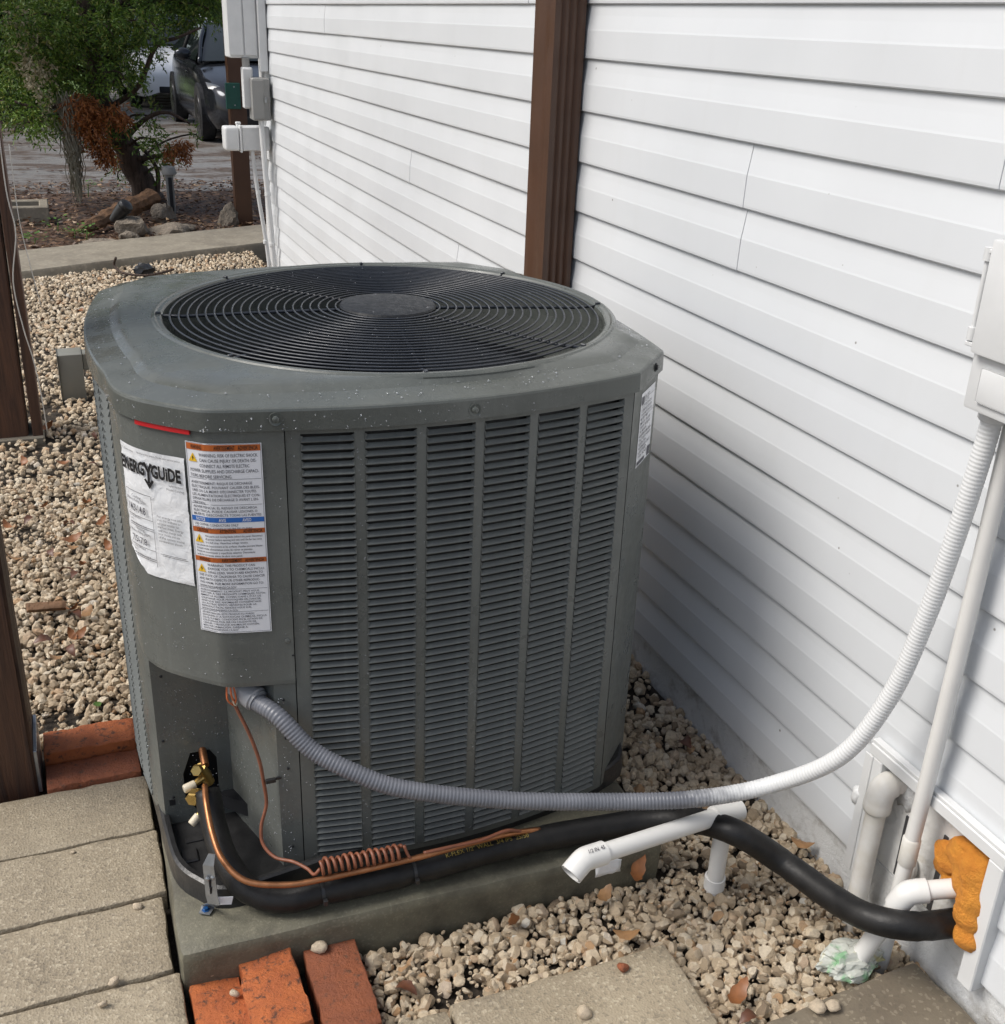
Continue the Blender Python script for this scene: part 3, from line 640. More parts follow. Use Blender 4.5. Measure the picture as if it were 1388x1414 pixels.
# rounded lower edge turned under
n_u = 70; rows_ = [(.0035, CZ + .012), (.0025, CZ + .004), (-.003, CZ), (-.03, CZ)]; V = []; F = []
for u in np.linspace(0, LC[-1] - .0015, n_u):
    lift = max(0, (.075 - u) / .075) ** 2 * .06          # lower left corner is rounded off
    for o_, z in rows_: p, q = on_curve(COR, LC, u, o_); V.append((p.x, p.y, z + lift))
for i in range(n_u - 1):
    for j in range(3): F.append((i * 4 + j, i * 4 + j + 1, (i + 1) * 4 + j + 1, (i + 1) * 4 + j))
cc.add(V, F); a, q = on_curve(COR, LC, LC[-1] - .0015, .0035); a2, _ = on_curve(COR, LC, LC[-1] - .0015, -.01)
cc.add([(a.x, a.y, CZ), (a2.x, a2.y, CZ), (a2.x, a2.y, ZT), (a.x, a.y, ZT)], [(0, 1, 2, 3)])
ctrl = cc.build('control_cover', mt['steel'], ac, smooth='auto')
# shelf above the pipe recess and the recess panels
MB().prism([(p.x + .004, p.y + .006) for p in COR[::3]] + [(.30, 1.9), (.07, 1.9)], CZ + .008, CZ + .011).build('shelf', mt['steel'], ac)
strip('service_flange', [Vector((.060, 1.875, 0)), Vector((.066, 1.828, 0)), Vector((.072, 1.812, 0))], .098, CZ + .066, mt['steel'], ac)
YA = 1.812; b = MB(); hx0, hx1, hz0, hz1 = .112, .176, .128, .262
def rectA(x0, x1, z0, z1): b.add([(x0, YA, z0), (x1, YA, z0), (x1, YA, z1), (x0, YA, z1)], [(0, 1, 2, 3)])
rectA(.072, hx0, .098, CZ + .01); rectA(hx1, .203, .098, CZ + .01); rectA(hx0, hx1, hz1, CZ + .01); rectA(hx0, hx1, .098, hz0)
b.add([(hx0, YA, hz1), (hx0 + .016, YA, hz1), (hx0, YA, hz1 - .045)], [(0, 1, 2)]); b.add([(hx1, YA, hz1), (hx1 - .012, YA, hz1), (hx1, YA, hz1 - .02)], [(0, 2, 1)])
b.add([(hx0, YA, hz0), (hx0 + .02, YA, hz0), (hx0, YA, hz0 + .03)], [(0, 2, 1)])
svc = b.build('service_panel', mt['steel'], ac)
MB().box((hx0 - .01, YA + .05, hz0 - .02), (hx1 + .01, YA + .055, hz1 + .02)).build('dark_cavity', mt['dark'], ac)
strip('service_panel', [Vector((.203, YA, 0)), Vector((.262, 1.627, 0))], .098, CZ + .01, mt['steel'], ac)
strip('service_panel', [Vector((.262, 1.627, 0)), Vector((.2985, 1.6185, 0))], .098, CZ + .003, mt['steel'], ac)
MB().box((.0815, YA - .0006, .150), (.0925, YA + .001, .163)).build('square_hole', mt['dark'], svc)
def dots(pts, mat, name, parent, r, n):
    for p in pts: MB().lathe([(r, 0), (r, .0012), (r * .6, .002)], p, n, 10).build(name, mat, parent, smooth='auto')
dots([(.09, YA, .44), (.15, YA, .46), (.09, YA, .168), (.082, YA, .30)], mt['dark'], 'screw_hole', svc, .0026, (0, -1, 0))
dots([(.277, 1.622, .47), (.278, 1.622, .39), (.279, 1.622, .325), (.280, 1.622, .15)], mt['dark'], 'screw_hole', svc, .0026, (-.23, -.97, 0))
# top cover -----------------------------------------------------------
CX, CY = .603, 2.09; NA = 320
TH = np.linspace(0, 2 * math.pi, NA, endpoint=False); OP = np.array([(p.x, p.y) for p in OUT])
def r_out(th):
    d = np.array([math.cos(th), math.sin(th)]); best = 0
    A = OP - np.array([CX, CY]); B2 = np.roll(A, -1, 0); e_ = B2 - A
    den = d[0] * e_[:, 1] - d[1] * e_[:, 0]
    with np.errstate(divide='ignore', invalid='ignore'):
        t_ = (A[:, 0] * e_[:, 1] - A[:, 1] * e_[:, 0]) / den; s_ = (A[:, 0] * d[1] - A[:, 1] * d[0]) / den
    ok = (s_ >= -1e-6) & (s_ <= 1 + 1e-6) & (t_ > 0); return t_[ok].max() if ok.any() else .5
RO = np.array([r_out(t_) for t_ in TH])
rings = [('o', .004, .9645), ('o', .0095, .9645), ('o', .0095, .972), ('o', .0088, .9955), ('o', .0074, .9990), ('o', .0045, 1.0008), ('o', -.010, 1.0040), ('o', -.040, 1.0110), ('o', -.052, 1.0185), ('o', -.060, 1.0212), ('m', .5, 1.0235), ('c', .450, 1.0235), ('c', .447, 1.0260), ('c', .4435, 1.0265), ('c', .440, 1.0245), ('c', .4335, 1.0240), ('c', .430, 1.0205), ('c', .4275, 1.008), ('c', .427, .86)]
V = []; F = []
ra = np.maximum(RO - .060, .452)
for kind, a, z in rings:
    if kind == 'o': rr = np.maximum(RO + a, .4520 - a * .02)
    elif kind == 'm': rr = ra * .5 + .450 * .5
    else: rr = np.full(NA, a)
    V += [(CX + r * math.cos(t_), CY + r * math.sin(t_), z) for r, t_ in zip(rr, TH)]
for i in range(len(rings) - 1):
    for k in range(NA): F.append((i * NA + k, i * NA + (k + 1) % NA, (i + 1) * NA + (k + 1) % NA, (i + 1) * NA + k))
V, F = np.array(V), F
cover = mk('top_cover', V, F, mt['cover'], ac, smooth='auto'); cover.data.set_sharp_from_angle(angle=math.radians(17))
# cover screws and dimples on the front lip
for x, zz in ((.2855, .984), (.6, .980)):
    a, n_ = on_curve(OUT, arcl(OUT), 0); yy = float(np.interp(x, [p.x for p in FRONT], [p.y for p in FRONT])) if x > .3 else 1.6195
    s_ = MB().lathe([(.0105, -.002), (.0105, .0016), (.0085, .0010), (.0055, .0006), (.0052, .0045), (.0035, .0055)], (x, yy - .0093, zz), (-.08 if x < .5 else 0, -1, .05), 18).build('cover_screw', mt['cover'], cover, smooth='auto')
MB().lathe([(.008, -.002), (.008, .001), (.005, .001), (.0045, .004)], (1.000, 1.722 - .014, .984), (.7, -.7, .05), 14).build('cover_screw', mt['dark'], cover, smooth='auto')
dots([(.2875, 1.6155, .589)], mt['steel'], 'screw', ctrl, .0048, (-.2, -1, 0)); dots([(.296, 1.615, .56)], mt['dark'], 'screw_hole', ctrl, .002, (-.2, -1, 0))
# fan guard
def gz(r): return 1.030 - .0075 * (r / .41) ** 2
nr = 20; r0, r1 = .097, .427
for i in range(nr):
    r = r0 + (r1 - r0) * (i + .35) / nr
    MB().tube([(CX + r * math.cos(t_), CY + r * math.sin(t_), gz(r)) for t_ in np.linspace(0, 2 * math.pi, 100, endpoint=False)], .0020, 6, closed=True).build('guard_ring', mt['wire'], ac, smooth=True)
for k in range(8):
    t_ = math.radians(-8 + 45 * k); pts = [(CX + r * math.cos(t_), CY + r * math.sin(t_), gz(r) - .0052 + (.004 if r > .43 else 0)) for r in np.linspace(.06, .436, 9)]
    MB().tube(pts, .0031, 8).build('guard_spoke', mt['wire'], ac, smooth=True)
    dx, dy = math.cos(t_), math.sin(t_)
    MB().box((CX + .437 * dx - .005, CY + .437 * dy - .003, 1.0225), (CX + .437 * dx + .005, CY + .437 * dy + .003, 1.0285), .001, rz=t_).build('guard_clip', mt['wire'], ac)
MB().lathe([(.094, -.004), (.0955, .003), (.093, .0065), (.074, .0085), (.03, .0100), (.001, .0102)], (CX, CY, 1.0275), (0, 0, 1), 48).build('guard_hub', mt['hub'], ac, smooth='auto')
# fan, motor and inner drum
MB().lathe([(.07, 0), (.075, .02), (.075, .13), (.05, .145)], (CX, CY, .84), (0, 0, 1), 28).build('fan_motor', mt['wire'], ac, smooth='auto')
for k in range(3):
    V = []; F = []; n = 10; a0 = 2 * math.pi * k / 3 + .5
    for i in range(n):
        r = .07 + .34 * i / (n - 1)
        for j in range(7): a = a0 + (j / 6 - .5) * (1.15 - .15 * i / n); V.append((CX + r * math.cos(a), CY + r * math.sin(a), .80 + .09 * (j / 6) + .012 * math.sin(j)))
    for i in range(n - 1):
        for j in range(6): F.append((i * 7 + j, (i + 1) * 7 + j, (i + 1) * 7 + j + 1, i * 7 + j + 1))
    mk('fan_blade', V, F, mt['wire'], ac, smooth=True)
V = []; F = []
for z in (.2, .86):
    for t_ in TH[::8]: V.append((CX + .43 * math.cos(t_), CY + .43 * math.sin(t_), z))
for k in range(40): F.append((k, (k + 1) % 40, 40 + (k + 1) % 40, 40 + k))
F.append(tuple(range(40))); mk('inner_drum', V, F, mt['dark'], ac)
# base pan
pan_pts = [(.062, 1.87), (.066, 1.76), (.075, 1.672), (.105, 1.615), (.155, 1.574), (.28, 1.585), (.42, 1.600), (.6, 1.597), (.92, 1.652), (1.028, 1.762), (1.048, 2.1), (1.03, 2.44), (.94, 2.555), (.6, 2.60), (.24, 2.57), (.09, 2.47), (.05, 2.2)]
pc = cat([(x, y, 0) for x, y in pan_pts + pan_pts[:1]], 4)[:-1]; n = len(pc); V = []; F = []
ctr = Vector((.57, 2.1, 0)); lv = [(.0, .083), (.004, .087), (.0, .128), (-.006, .1315), (-.016, .130), (-.020, .106), (-.2, .104)]
for o_, z in lv:
    for p in pc: q = p + (p - ctr).normalized() * o_; V.append((q.x, q.y, z))
for i in range(len(lv) - 1):
    for k in range(n): F.append((i * n + k, i * n + (k + 1) % n, (i + 1) * n + (k + 1) % n, (i + 1) * n + k))
mk('base_pan', V, F, mt['black'], ac, smooth='auto')
MB().box((.088, 1.69, .104), (.118, 1.725, .110), .002).box((.10, 1.745, .104), (.16, 1.758, .109), .001).build('pan_rib', mt['black'], ac)
# red strip under the cover lip
V, F = curve_mesh(COR, LC, np.linspace(.150, .253, 16), [.956, .959, .968, .9705], .0075); b = MB().add(V, F)
V2, F2 = curve_mesh(COR, LC, np.linspace(.150, .253, 16), [.9705, .956], .0045); b.add(V2, F2)
b.build('red_strip', mt['red'], ac, smooth=True)
# stickers ------------------------------------------------------------
def on_corner(V, u0, z0, off, P=COR, L=LC, slope=0.):
    W = []
    for x, y, _ in V: p, n_ = on_curve(P, L, u0 + x, off); W.append((p.x, p.y, z0 + y + slope * x))
    return W
def put_text(parent, body, size, u0, z0, mat, off, bold=0., align='LEFT', width=None, P=COR, L=LC):
    V, F = text_geo(body, size, bold, align)
    if width and len(V): V[:, 0] *= width / max(1e-6, V[:, 0].max() - min(0, V[:, 0].min()))
    return on_corner(V, u0, z0, off, P, L), F
def sticker(name, u0, u1, z0, z1, mat, parent, off=.0052, wave=0., cut=0., P=COR, L=LC, nu=28, nv=30):
    V = []; F = []
    for i in range(nu + 1):
        for j in range(nv + 1):
            s_ = i / nu; t_ = j / nv; u = u0 + (u1 - u0) * s_; z = z0 + (z1 - z0) * t_
            if cut: z = max(z, z0 + cut * max(0, 1 - s_ * 3.2)) ; u = u + (.0012 * mnoise.noise(Vector((3 if i > nu / 2 else 9, z * 150, 0))) if i in (0, nu) else 0)
            w_ = wave * (mnoise.fractal(Vector((u * 22, z * 75, 3)), 1, 2, 3)) if wave else 0
            p, n_ = on_curve(P, L, u, off + w_); V.append((p.x, p.y, z))
    for i in range(nu):
        for j in range(nv): a = i * (nv + 1) + j; F.append((a, a + nv + 1, a + nv + 2, a + 1))
    return mk(name, V, F, mat, parent, smooth=True)
# yellowed energy sheet, wrinkled, at the rounded corner
s1 = sticker('energy_label', .096, .238, .690, .914, mt['paper'], ctrl, .0056, .0016, .035)
OFF = .0082
b = MB(); b.add(*put_text(s1, 'ENERG', .030, .1005, .872, mt['ink'], OFF, .042, width=.0605)); b.add(*put_text(s1, 'GUiDE', .030, .1745, .872, mt['ink'], OFF, .042, width=.0570))
yp = [(.1585, .8935, 0), (.1640, .8955, 0), (.1688, .8845, 0), (.1736, .8955, 0), (.1785, .8935, 0), (.1712, .8790, 0), (.1712, .860, 0), (.1664, .860, 0), (.1664, .8790, 0)]
b.add(on_corner(yp, 0, 0, OFF), [(0, 8, 2, 1), (2, 5, 4, 3), (8, 5, 2), (8, 7, 6, 5)])
b.add(on_corner([(.1590, .8645, 0), (.1625, .8670, 0), (.1688, .8585, 0), (.1751, .8670, 0), (.1786, .8645, 0), (.1688, .8500, 0)], 0, 0, OFF), [(0, 5, 2, 1), (2, 5, 4, 3)])
tag(b.build('lettering', mt['ink'], s1), 'bold black heading with a downward arrow as its middle letter')
b = MB()
for tx, sz, u, z, bo in (('14.3-14.8', .0185, .1085, .800, .012), ('7.5-7.8', .0165, .1110, .744, .012)): b.add(*put_text(s1, tx, sz, u, z, mt['ink'], OFF, bo, width=.046 if sz > .017 else .040))
b.add(*put_text(s1, 'Cooling', .0075, .122, .825, mt['ink'], OFF)); b.add(*put_text(s1, 'Efficiency Rating (SEER)', .0066, .106, .8185, mt['ink'], OFF, width=.052))
b.add(*put_text(s1, 'Heating', .0075, .124, .768, mt['ink'], OFF)); b.add(*put_text(s1, 'Efficiency Rating (HSPF)', .0066, .108, .7615, mt['ink'], OFF, width=.052))
b.add(*put_text(s1, 'U.S. Government', .005, .104, .9055, mt['ink'], OFF)); b.add(*put_text(s1, 'Federal law prohibits removal of this label before consumer purchase', .0048, .147, .9065, mt['ink'], OFF, width=.085))
b.add(*put_text(s1, 'Split System', .0055, .207, .862, mt['ink'], OFF)); b.add(*put_text(s1, 'Model Cooling', .0055, .202, .855, mt['ink'], OFF))
for k, tx in enumerate(['For energy cost info,', 'visit the website or', 'ask your retailer for', 'the fact sheet. Energy', 'cost may change with', 'your climate and use', 'of the system model', 'combination shown']): b.add(*put_text(s1, tx, .0062, .1775, .803 - k * .0062, mt['ink'], OFF, width=.050 - .004 * (k % 3)))
for k, tx in enumerate(['Least Efficient', '14.0', 'Most Efficient 26.0']): b.add(*put_text(s1, tx, .0055, .112, .789 - k * .0065, mt['ink'], OFF)); b.add(*put_text(s1, tx.replace('14.0', '8.2').replace('26.0', '13.5'), .0055, .115, .734 - k * .0065, mt['ink'], OFF))
for u0_, u1_, z_ in ((.106, .1685, .836), (.108, .168, .7925), (.110, .168, .777), (.110, .168, .7735), (.110, .168, .738), (.112, .168, .722), (.112, .168, .7185), (.178, .228, .737), (.182, .232, .7345)):
    V, F = curve_mesh(COR, LC, np.linspace(u0_, u1_, 6), [z_, z_ + .0009], OFF); b.add(V, F)
V, F = curve_mesh(COR, LC, [.1685, .1693], np.linspace(.71, .836, 4), OFF); b.add(V, F); V, F = curve_mesh(COR, LC, [.1055, .1063], np.linspace(.76, .836, 4), OFF); b.add(V, F)
tag(b.build('small_print', mt['ink2'], s1), kind='stuff')
# warning sheet
s2 = sticker('warning_label', .243, .360, .611, .945, mt['paper2'], ctrl, .0056, 0, 0, nv=8); OF = .0061
U0, U1 = .2445, .3585
def band(name, z0, z1, mat, tx, tmat, n=1):
    V, F = curve_mesh(COR, LC, np.linspace(U0, U1, 16), [z0, z1], OF); o = mk(name, V, F, mat, s2)
    g = MB()
    for i, q in enumerate(tx): g.add(*put_text(s2, q, (z1 - z0) * .95, U0 + .008 + i * .036, z0 + (z1 - z0) * .18, tmat, OF + .0004, .01, width=min(.031, .0027 * len(q))))
    g.build('lettering', tmat, o)
band('header_band', .9325, .943, mt['inko'], ['WARNING', 'AVERTISSEMENT', 'ADVERTENCIA'], mt['ink'])
band('notice_band', .812, .8205, mt['inkb'], ['NOTICE', 'AVIS', 'AVISO'], mt['paper2'])
band('header_band', .7925, .801, mt['inko'], ['CAUTION', 'ATTENTION', 'ADVERTENCIA'], mt['ink'])
band('header_band', .741, .7495, mt['inko'], ['WARNING', 'AVERTISSEMENT', 'ADVERTENCIA'], mt['ink'])
def para(lines, ztop, dz, size, u=.249, wmax=.105, ind=0, indn=0, bold=.006):
    g = []
    for k, tx in enumerate(lines):
        uu = u + (ind if k < indn else 0); wl = wmax - (ind if k < indn else 0); full = len(tx) / max(len(q) for q in lines[(0 if k < indn else indn):(indn if k < indn else None)] or lines)
        g.append(put_text(s2, tx, size, uu, ztop - (k + 1) * dz, mt['ink'], OF, bold, width=wl * min(1, full)))
    return g
lay = [(.9305, .0093, .0082, .017, 3, ['WARNING: RISK OF ELECTRIC SHOCK.', 'CAN CAUSE INJURY OR DEATH: DIS-', 'CONNECT ALL REMOTE ELECTRIC', 'POWER SUPPLIES AND DISCHARGE CAPACI-', 'TORS BEFORE SERVICING.'])]
T = MB()
for v, f in para(lay[0][5], .9315, .0088, .0078, ind=.017, indn=3): T.add(v, f)
for v, f in para(['AVERTISSEMENT: RISQUE DE DÉCHARGE', 'ÉLECTRIQUE. POUVANT CAUSER DES BLESS-', 'URES OU LA MORT: DÉCONNECTER TOUTES', 'LES ALIMENTATIONS ÉLECTRIQUES ET CON-', 'DENSATEURS DE DÉCHARGE D AVANT L EN-', 'TRETIEN.'], .8835, .0069, .0062): T.add(v, f)
for v, f in para(['ADVERTENCIA: EL RIESGO DE DESCARGA', 'ELÉCTRICA. PUEDE CAUSAR LESIONES O', 'MUERTE. DESCONECTE TODAS LAS FUENTES'], .8415, .0063, .0058): T.add(v, f)
for v, f in para(['USE COPPER CONDUCTORS ONLY', 'UTILISER DES CONDUCTEURS EN CUIVRE'], .8115, .0062, .0056, wmax=.09): T.add(v, f)
for v, f in para(['Hot parts and moving blades behind this panel. Disconnect', 'all power before opening and wait until the fan has come', 'to a full stop. Hazardous voltage remains.'], .7915, .0056, .0050, ind=.017, indn=3): T.add(v, f)
for v, f in para(['Les pieces en mouvement et les surfaces chaudes peuvent blesser.', 'Couper toute alimentation avant de retirer ce panneau.', 'Piezas en movimiento y superficies calientes. Desconecte', 'toda la corriente antes de abrir este panel.'], .7740, .0056, .0050): T.add(v, f)
for v, f in para(['WARNING: THIS PRODUCT CAN', 'EXPOSE YOU TO CHEMICALS INCLU-', 'DING LEAD, WHICH ARE KNOWN TO', 'THE STATE OF CALIFORNIA TO CAUSE CANCER', 'AND BIRTH DEFECTS OR OTHER REPRODUC-', 'TIVE HARM. FOR MORE INFORMATION GO TO:', 'WWW.P65WARNINGS.CA.GOV'], .7405, .0066, .0060, ind=.017, indn=3): T.add(v, f)
for v, f in para(['AVERTISSEMENT: CE PRODUIT PEUT VOUS', 'EXPOSER À DES PRODUITS CHIMIQUES, NOTA-', 'MMENT LE PLOMB, CONNU DANS L ÉTAT DE', 'CALIFORNIE POUR PROVOQUER UN CANCER,', 'AINSI QUE DES ANOMALIES CONGÉNITALES', 'OU AUTRES EFFETS NÉFASTES POUR LA', 'REPRODUCTION. RENDEZ-VOUS SUR:', 'WWW.P65WARNINGS.CA.GOV'], .6925, .0047 + .0003, .0047): T.add(v, f)
for v, f in para(['ADVERTENCIA: ESTE PRODUCTO PUEDE', 'EXPONERLO A SUSTANCIAS QUÍMICAS, INCLUI-', 'DO EL PLOMO, CONOCIDO EN EL ESTADO DE', 'CALIFORNIA POR SER UN CAUSANTE DE', 'CÁNCER Y PRODUCIR ANOMALÍAS CONGÉN.', 'MÁS INFORMACIÓN, DIRÍJASE A:', 'WWW.P65WARNINGS.CA.GOV'], .6505, .0050, .0047): T.add(v, f)
for z_ in (.8855, .8420, .693, .651):
    V, F = curve_mesh(COR, LC, np.linspace(U0 + .002, U1 - .002, 10), [z_, z_ + .0006], OF); T.add(V, F)
for a_, b_ in ((U0, .6128), (U0, .9438)):
    V, F = curve_mesh(COR, LC, np.linspace(U0, U1, 10), [b_, b_ + .0006], OF); T.add(V, F)
for u_ in (U0, U1 - .0006): V, F = curve_mesh(COR, LC, [u_, u_ + .0006], [.613, .944], OF); T.add(V, F)
tag(T.build('small_print', mt['ink2'], s2), kind='stuff')
for z_ in (.9130, .7745, .7215):
    tri = on_corner([(.2475, z_, 0), (.2625, z_, 0), (.2550, z_ + .0145, 0)], 0, 0, OF + .0002); o = mk('warning_triangle', tri, [(0, 1, 2)], mt['inky'], s2)
    mk('symbol', on_corner([(.2556, z_ + .0105, 0), (.2535, z_ + .0060, 0), (.2548, z_ + .0060, 0), (.2543, z_ + .0018, 0), (.2570, z_ + .0068, 0), (.2556, z_ + .0068, 0)], 0, 0, OF + .0005), [(0, 1, 2, 5), (2, 3, 4, 5)], mt['ink'], o)
# rating plate on the right front corner post
CP = [FRONT[-1].copy(), RIGHT[0].copy()]; CL = arcl(CP)
s3 = sticker('rating_label', .048, .138, .800, .945, mt['paper2'], ac, .0015, P=CP, L=CL, nu=2, nv=2)
T = MB()
for k in range(15):
    tx = ['MODEL NO.', 'SERIAL NO. 1903', 'VOLTS 208/230 HZ 60', 'COMPRESSOR RLA', 'FAN MOTOR FLA', 'MIN CIRCUIT AMPS', 'MAX FUSE', 'DESIGN PRESSURE', 'R-410A', 'OUTDOOR USE', 'FACTORY CHARGE', 'SEE INSTRUCTIONS', 'ASSEMBLED UNIT', 'LISTED', '10 KG'][k]
    T.add(*put_text(s3, tx, .0075, .054, .932 - k * .0082, mt['ink2'], .0024, .004, width=.04 + .035 * random.random(), P=CP, L=CL))
for z_ in (.93, .895, .86): V, F = curve_mesh(CP, CL, [.051, .135], [z_, z_ + .0007], .0024); T.add(V, F)
V, F = curve_mesh(CP, CL, [.118, .134], [.803, .822], .0024); T.add(V, F); V, F = curve_mesh(CP, CL, [.052, .066], [.922, .937], .0024); T.add(V, F); V, F = curve_mesh(CP, CL, [.052, .10], [.803, .810], .0024); T.add(V, F)
tag(T.build('small_print', mt['ink2'], s3), kind='stuff')
# rain drops
dv, df = ico(1); D = MB(); rg = np.random.default_rng(5)
def drop(p, n_, r):
    n_ = np.array(n_); v = dv * r * rg.uniform(.8, 1.25, 3); v = v - np.outer(v @ n_, n_) * .45; D.add(v + np.array(p), df)
LO = arcl(OUT); LF = arcl(FRONT)
for i in range(420):
    u = rg.uniform(.01, LC[-1] - .01); z = rg.uniform(CZ + .02, .955); p, n_ = on_curve(COR, LC, u, .0036)
    if (.09 < u < .244 and .68 < z < .92) or (.24 < u < .364 and .6 < z < .95): continue
    drop((p.x, p.y, z), n_, .0006 + .0011 * rg.random() ** 3)
for i in range(150):
    u = rg.uniform(0, LC[-1] + LF[-1] * .75); p, n_ = on_curve(OUT, LO, u, .0088 if rg.random() < .7 else .0095); drop((p.x, p.y, rg.choice([rg.uniform(.967, .99), rg.uniform(.965, .970)])), n_, .0007 + .0013 * rg.random() ** 2)
for i in range(240): drop((rg.uniform(.075, .2), YA - .0002, rg.uniform(.12, .49)), (0, -1, 0), .0006 + .0009 * rg.random() ** 2)
for i in range(260):
    s_ = rg.random(); drop((.203 + .059 * s_ - .0003, YA - .185 * s_ - .0001, rg.uniform(.11, .49)), (-.95, -.3, 0), .0006 + .0009 * rg.random() ** 2)
for i in range(110): drop((rg.uniform(.264, .296), 1.622, rg.uniform(.11, .48)), (-.2, -.97, 0), .0006 + .0009 * rg.random() ** 2)
for i in range(420):   # beads along the slot bars
    c = rg.integers(0, 7); u = .015 + (LF[-1] - .03) / 6 * c + rg.uniform(-.0075, .0075); p, n_ = on_curve(FRONT, LF, min(max(u, .002), LF[-1] - .002), .0004); drop((p.x, p.y, rg.uniform(.11, .962)), n_, .0005 + .0008 * rg.random() ** 2)
for i in range(650):  # the top
    t_ = rg.uniform(0, 2 * math.pi); r = rg.uniform(.4525, max(.4526, r_out(t_) - .005)); zz = float(np.interp(r_out(t_) - r, [0, .010, .045, .066, .3], [1.003, 1.0065, 1.015, 1.0215, 1.0235])); drop((CX + r * math.cos(t_), CY + r * math.sin(t_), zz), (0, 0, 1), .0007 + .0014 * rg.random() ** 3)
for i in range(40): t_ = rg.uniform(0, 2 * math.pi); r = .086 * math.sqrt(rg.random()); drop((CX + r * math.cos(t_), CY + r * math.sin(t_), 1.0365 - .002 * (r / .09)), (0, 0, 1), .001 + .0018 * rg.random())
for i in range(120): t_ = rg.uniform(0, 2 * math.pi); r = r0 + (r1 - r0) * (rg.integers(0, nr) + .35) / nr; drop((CX + r * math.cos(t_), CY + r * math.sin(t_), gz(r) + .0018), (0, 0, 1), .0012)
for i in range(700): u = rg.uniform(0.02, arcl(LEFT)[-1]); p, n_ = on_curve(LEFT, arcl(LEFT), u, .0006); drop((p.x, p.y, rg.uniform(.2, .96)), n_, .0008 + .0012 * rg.random() ** 2)
tag(D.build('rain_drops', mt['drop'], ac, smooth=True), kind='stuff')

# ------------------------------------------------------------------ conduit, pipes and fittings
# corrugated conduit from the control box to the wall
def corr(P, r, amp, pitch, seg=14):
    Q = resample(P, pitch / 4); R_ = [r + amp * (1.7 if Q[i].x < 1.0 else 1.) * (1, .55, -1, .55)[i % 4] for i in range(len(Q))]; return MB().tube(Q, R_, seg)
cpts = [at(340, 955, 'y', 1.665), at(352, 967, 'y', 1.645), at(385, 990, 'y', 1.600), at(430, 1035, 'y', 1.560), at(490, 1067, 'y', 1.520), at(560, 1090, 'y', 1.490), at(700, 1105, 'y', 1.450), at(850, 1107, 'y', 1.410), at(960, 1103, 'y', 1.365), at(1060, 1085, 'x', 1.10), at(1160, 1045, 'x', 1.17), at(1230, 960, 'x', 1.212), at(1280, 850, 'x', 1.230), at(1320, 740, 'x', 1.238), at(1357, 625, 'x', 1.243), at(1374, 566, 'x', 1.245)]
cn = thing('flexible_conduit', 'ribbed grey flexible conduit, painted white where it climbs the wall', 'conduit', cpts[6])
CPATH = cat(cpts, 12); corr(CPATH, .0154, .00042, .0066).build('ribbed_hose', mt['conduit'], cn, smooth=True)
d0 = (cpts[2] - cpts[0]).normalized(); MB().lathe([(.014, -.03), (.0215, -.026), (.0225, .0), (.0225, .024), (.0195, .026), (.0195, .030)], cpts[0], d0, 24).build('hose_connector', mt['greycap'], cn, smooth='auto')
MB().lathe([(.0195, 0), (.0215, .003), (.0215, .02), (.017, .024)], cpts[-1] - Vector((0, 0, .016)), (0, 0, 1), 24).build('hose_connector', mt['trimw'], cn, smooth='auto')
# disconnect box on the siding at the right edge
bx = thing('disconnect_box', 'white plastic disconnect box on the siding at the right edge', 'electrical box', (1.25, 1.08, 1.047))
MB().box((1.196, .985, 1.066), (1.299, 1.166, 1.300), .006, 2).build('box_body', mt['trimw'], bx, smooth='auto')
MB().box((1.180, .98, 1.150), (1.1955, 1.158, 1.308), .005, 2).build('lid', mt['trimw'], bx, smooth='auto')
MB().box((1.1905, 1.005, 1.082), (1.1955, 1.140, 1.132), .004, 2).build('raised_panel', mt['trimw'], bx, smooth='auto')
for z_ in (1.276, 1.165): MB().tube([(1.190, 1.168, z_), (1.190, 1.168, z_ + .018)], .0075, 12).build('hinge_knuckle', mt['trimw'], bx, smooth='auto')
MB().tube([(1.190, 1.1685, 1.165), (1.190, 1.1685, 1.292)], .0042, 10).build('hinge_pin', mt['trimw'], bx, smooth='auto')
for z_ in (1.157, 1.287): MB().box((1.184, 1.159, z_), (1.197, 1.174, z_ + .006), .001).build('hinge_plate', mt['trimw'], bx)
# tall rigid pipe fixed to the wall, right of the hose
rp = thing('wall_pipe', 'tall rigid white painted pipe on the siding beside the ribbed hose', 'pipe', (1.272, 1.137, 0))
MB().tube(cat([(1.272, 1.137, 1.05), (1.272, 1.137, .7), (1.270, 1.139, .4), (1.268, 1.141, .24), (1.262, 1.138, .12), (1.254, 1.134, -.03)], 6), .0136, 16).build('pipe_run', mt['pvc'], rp, smooth='auto')
MB().lathe([(.0137, -.003), (.0158, 0), (.0158, .052), (.0137, .055)], (1.268, 1.1405, .225), (0, 0, 1), 18).build('coupling', mt['pvc_old'], rp, smooth='auto')
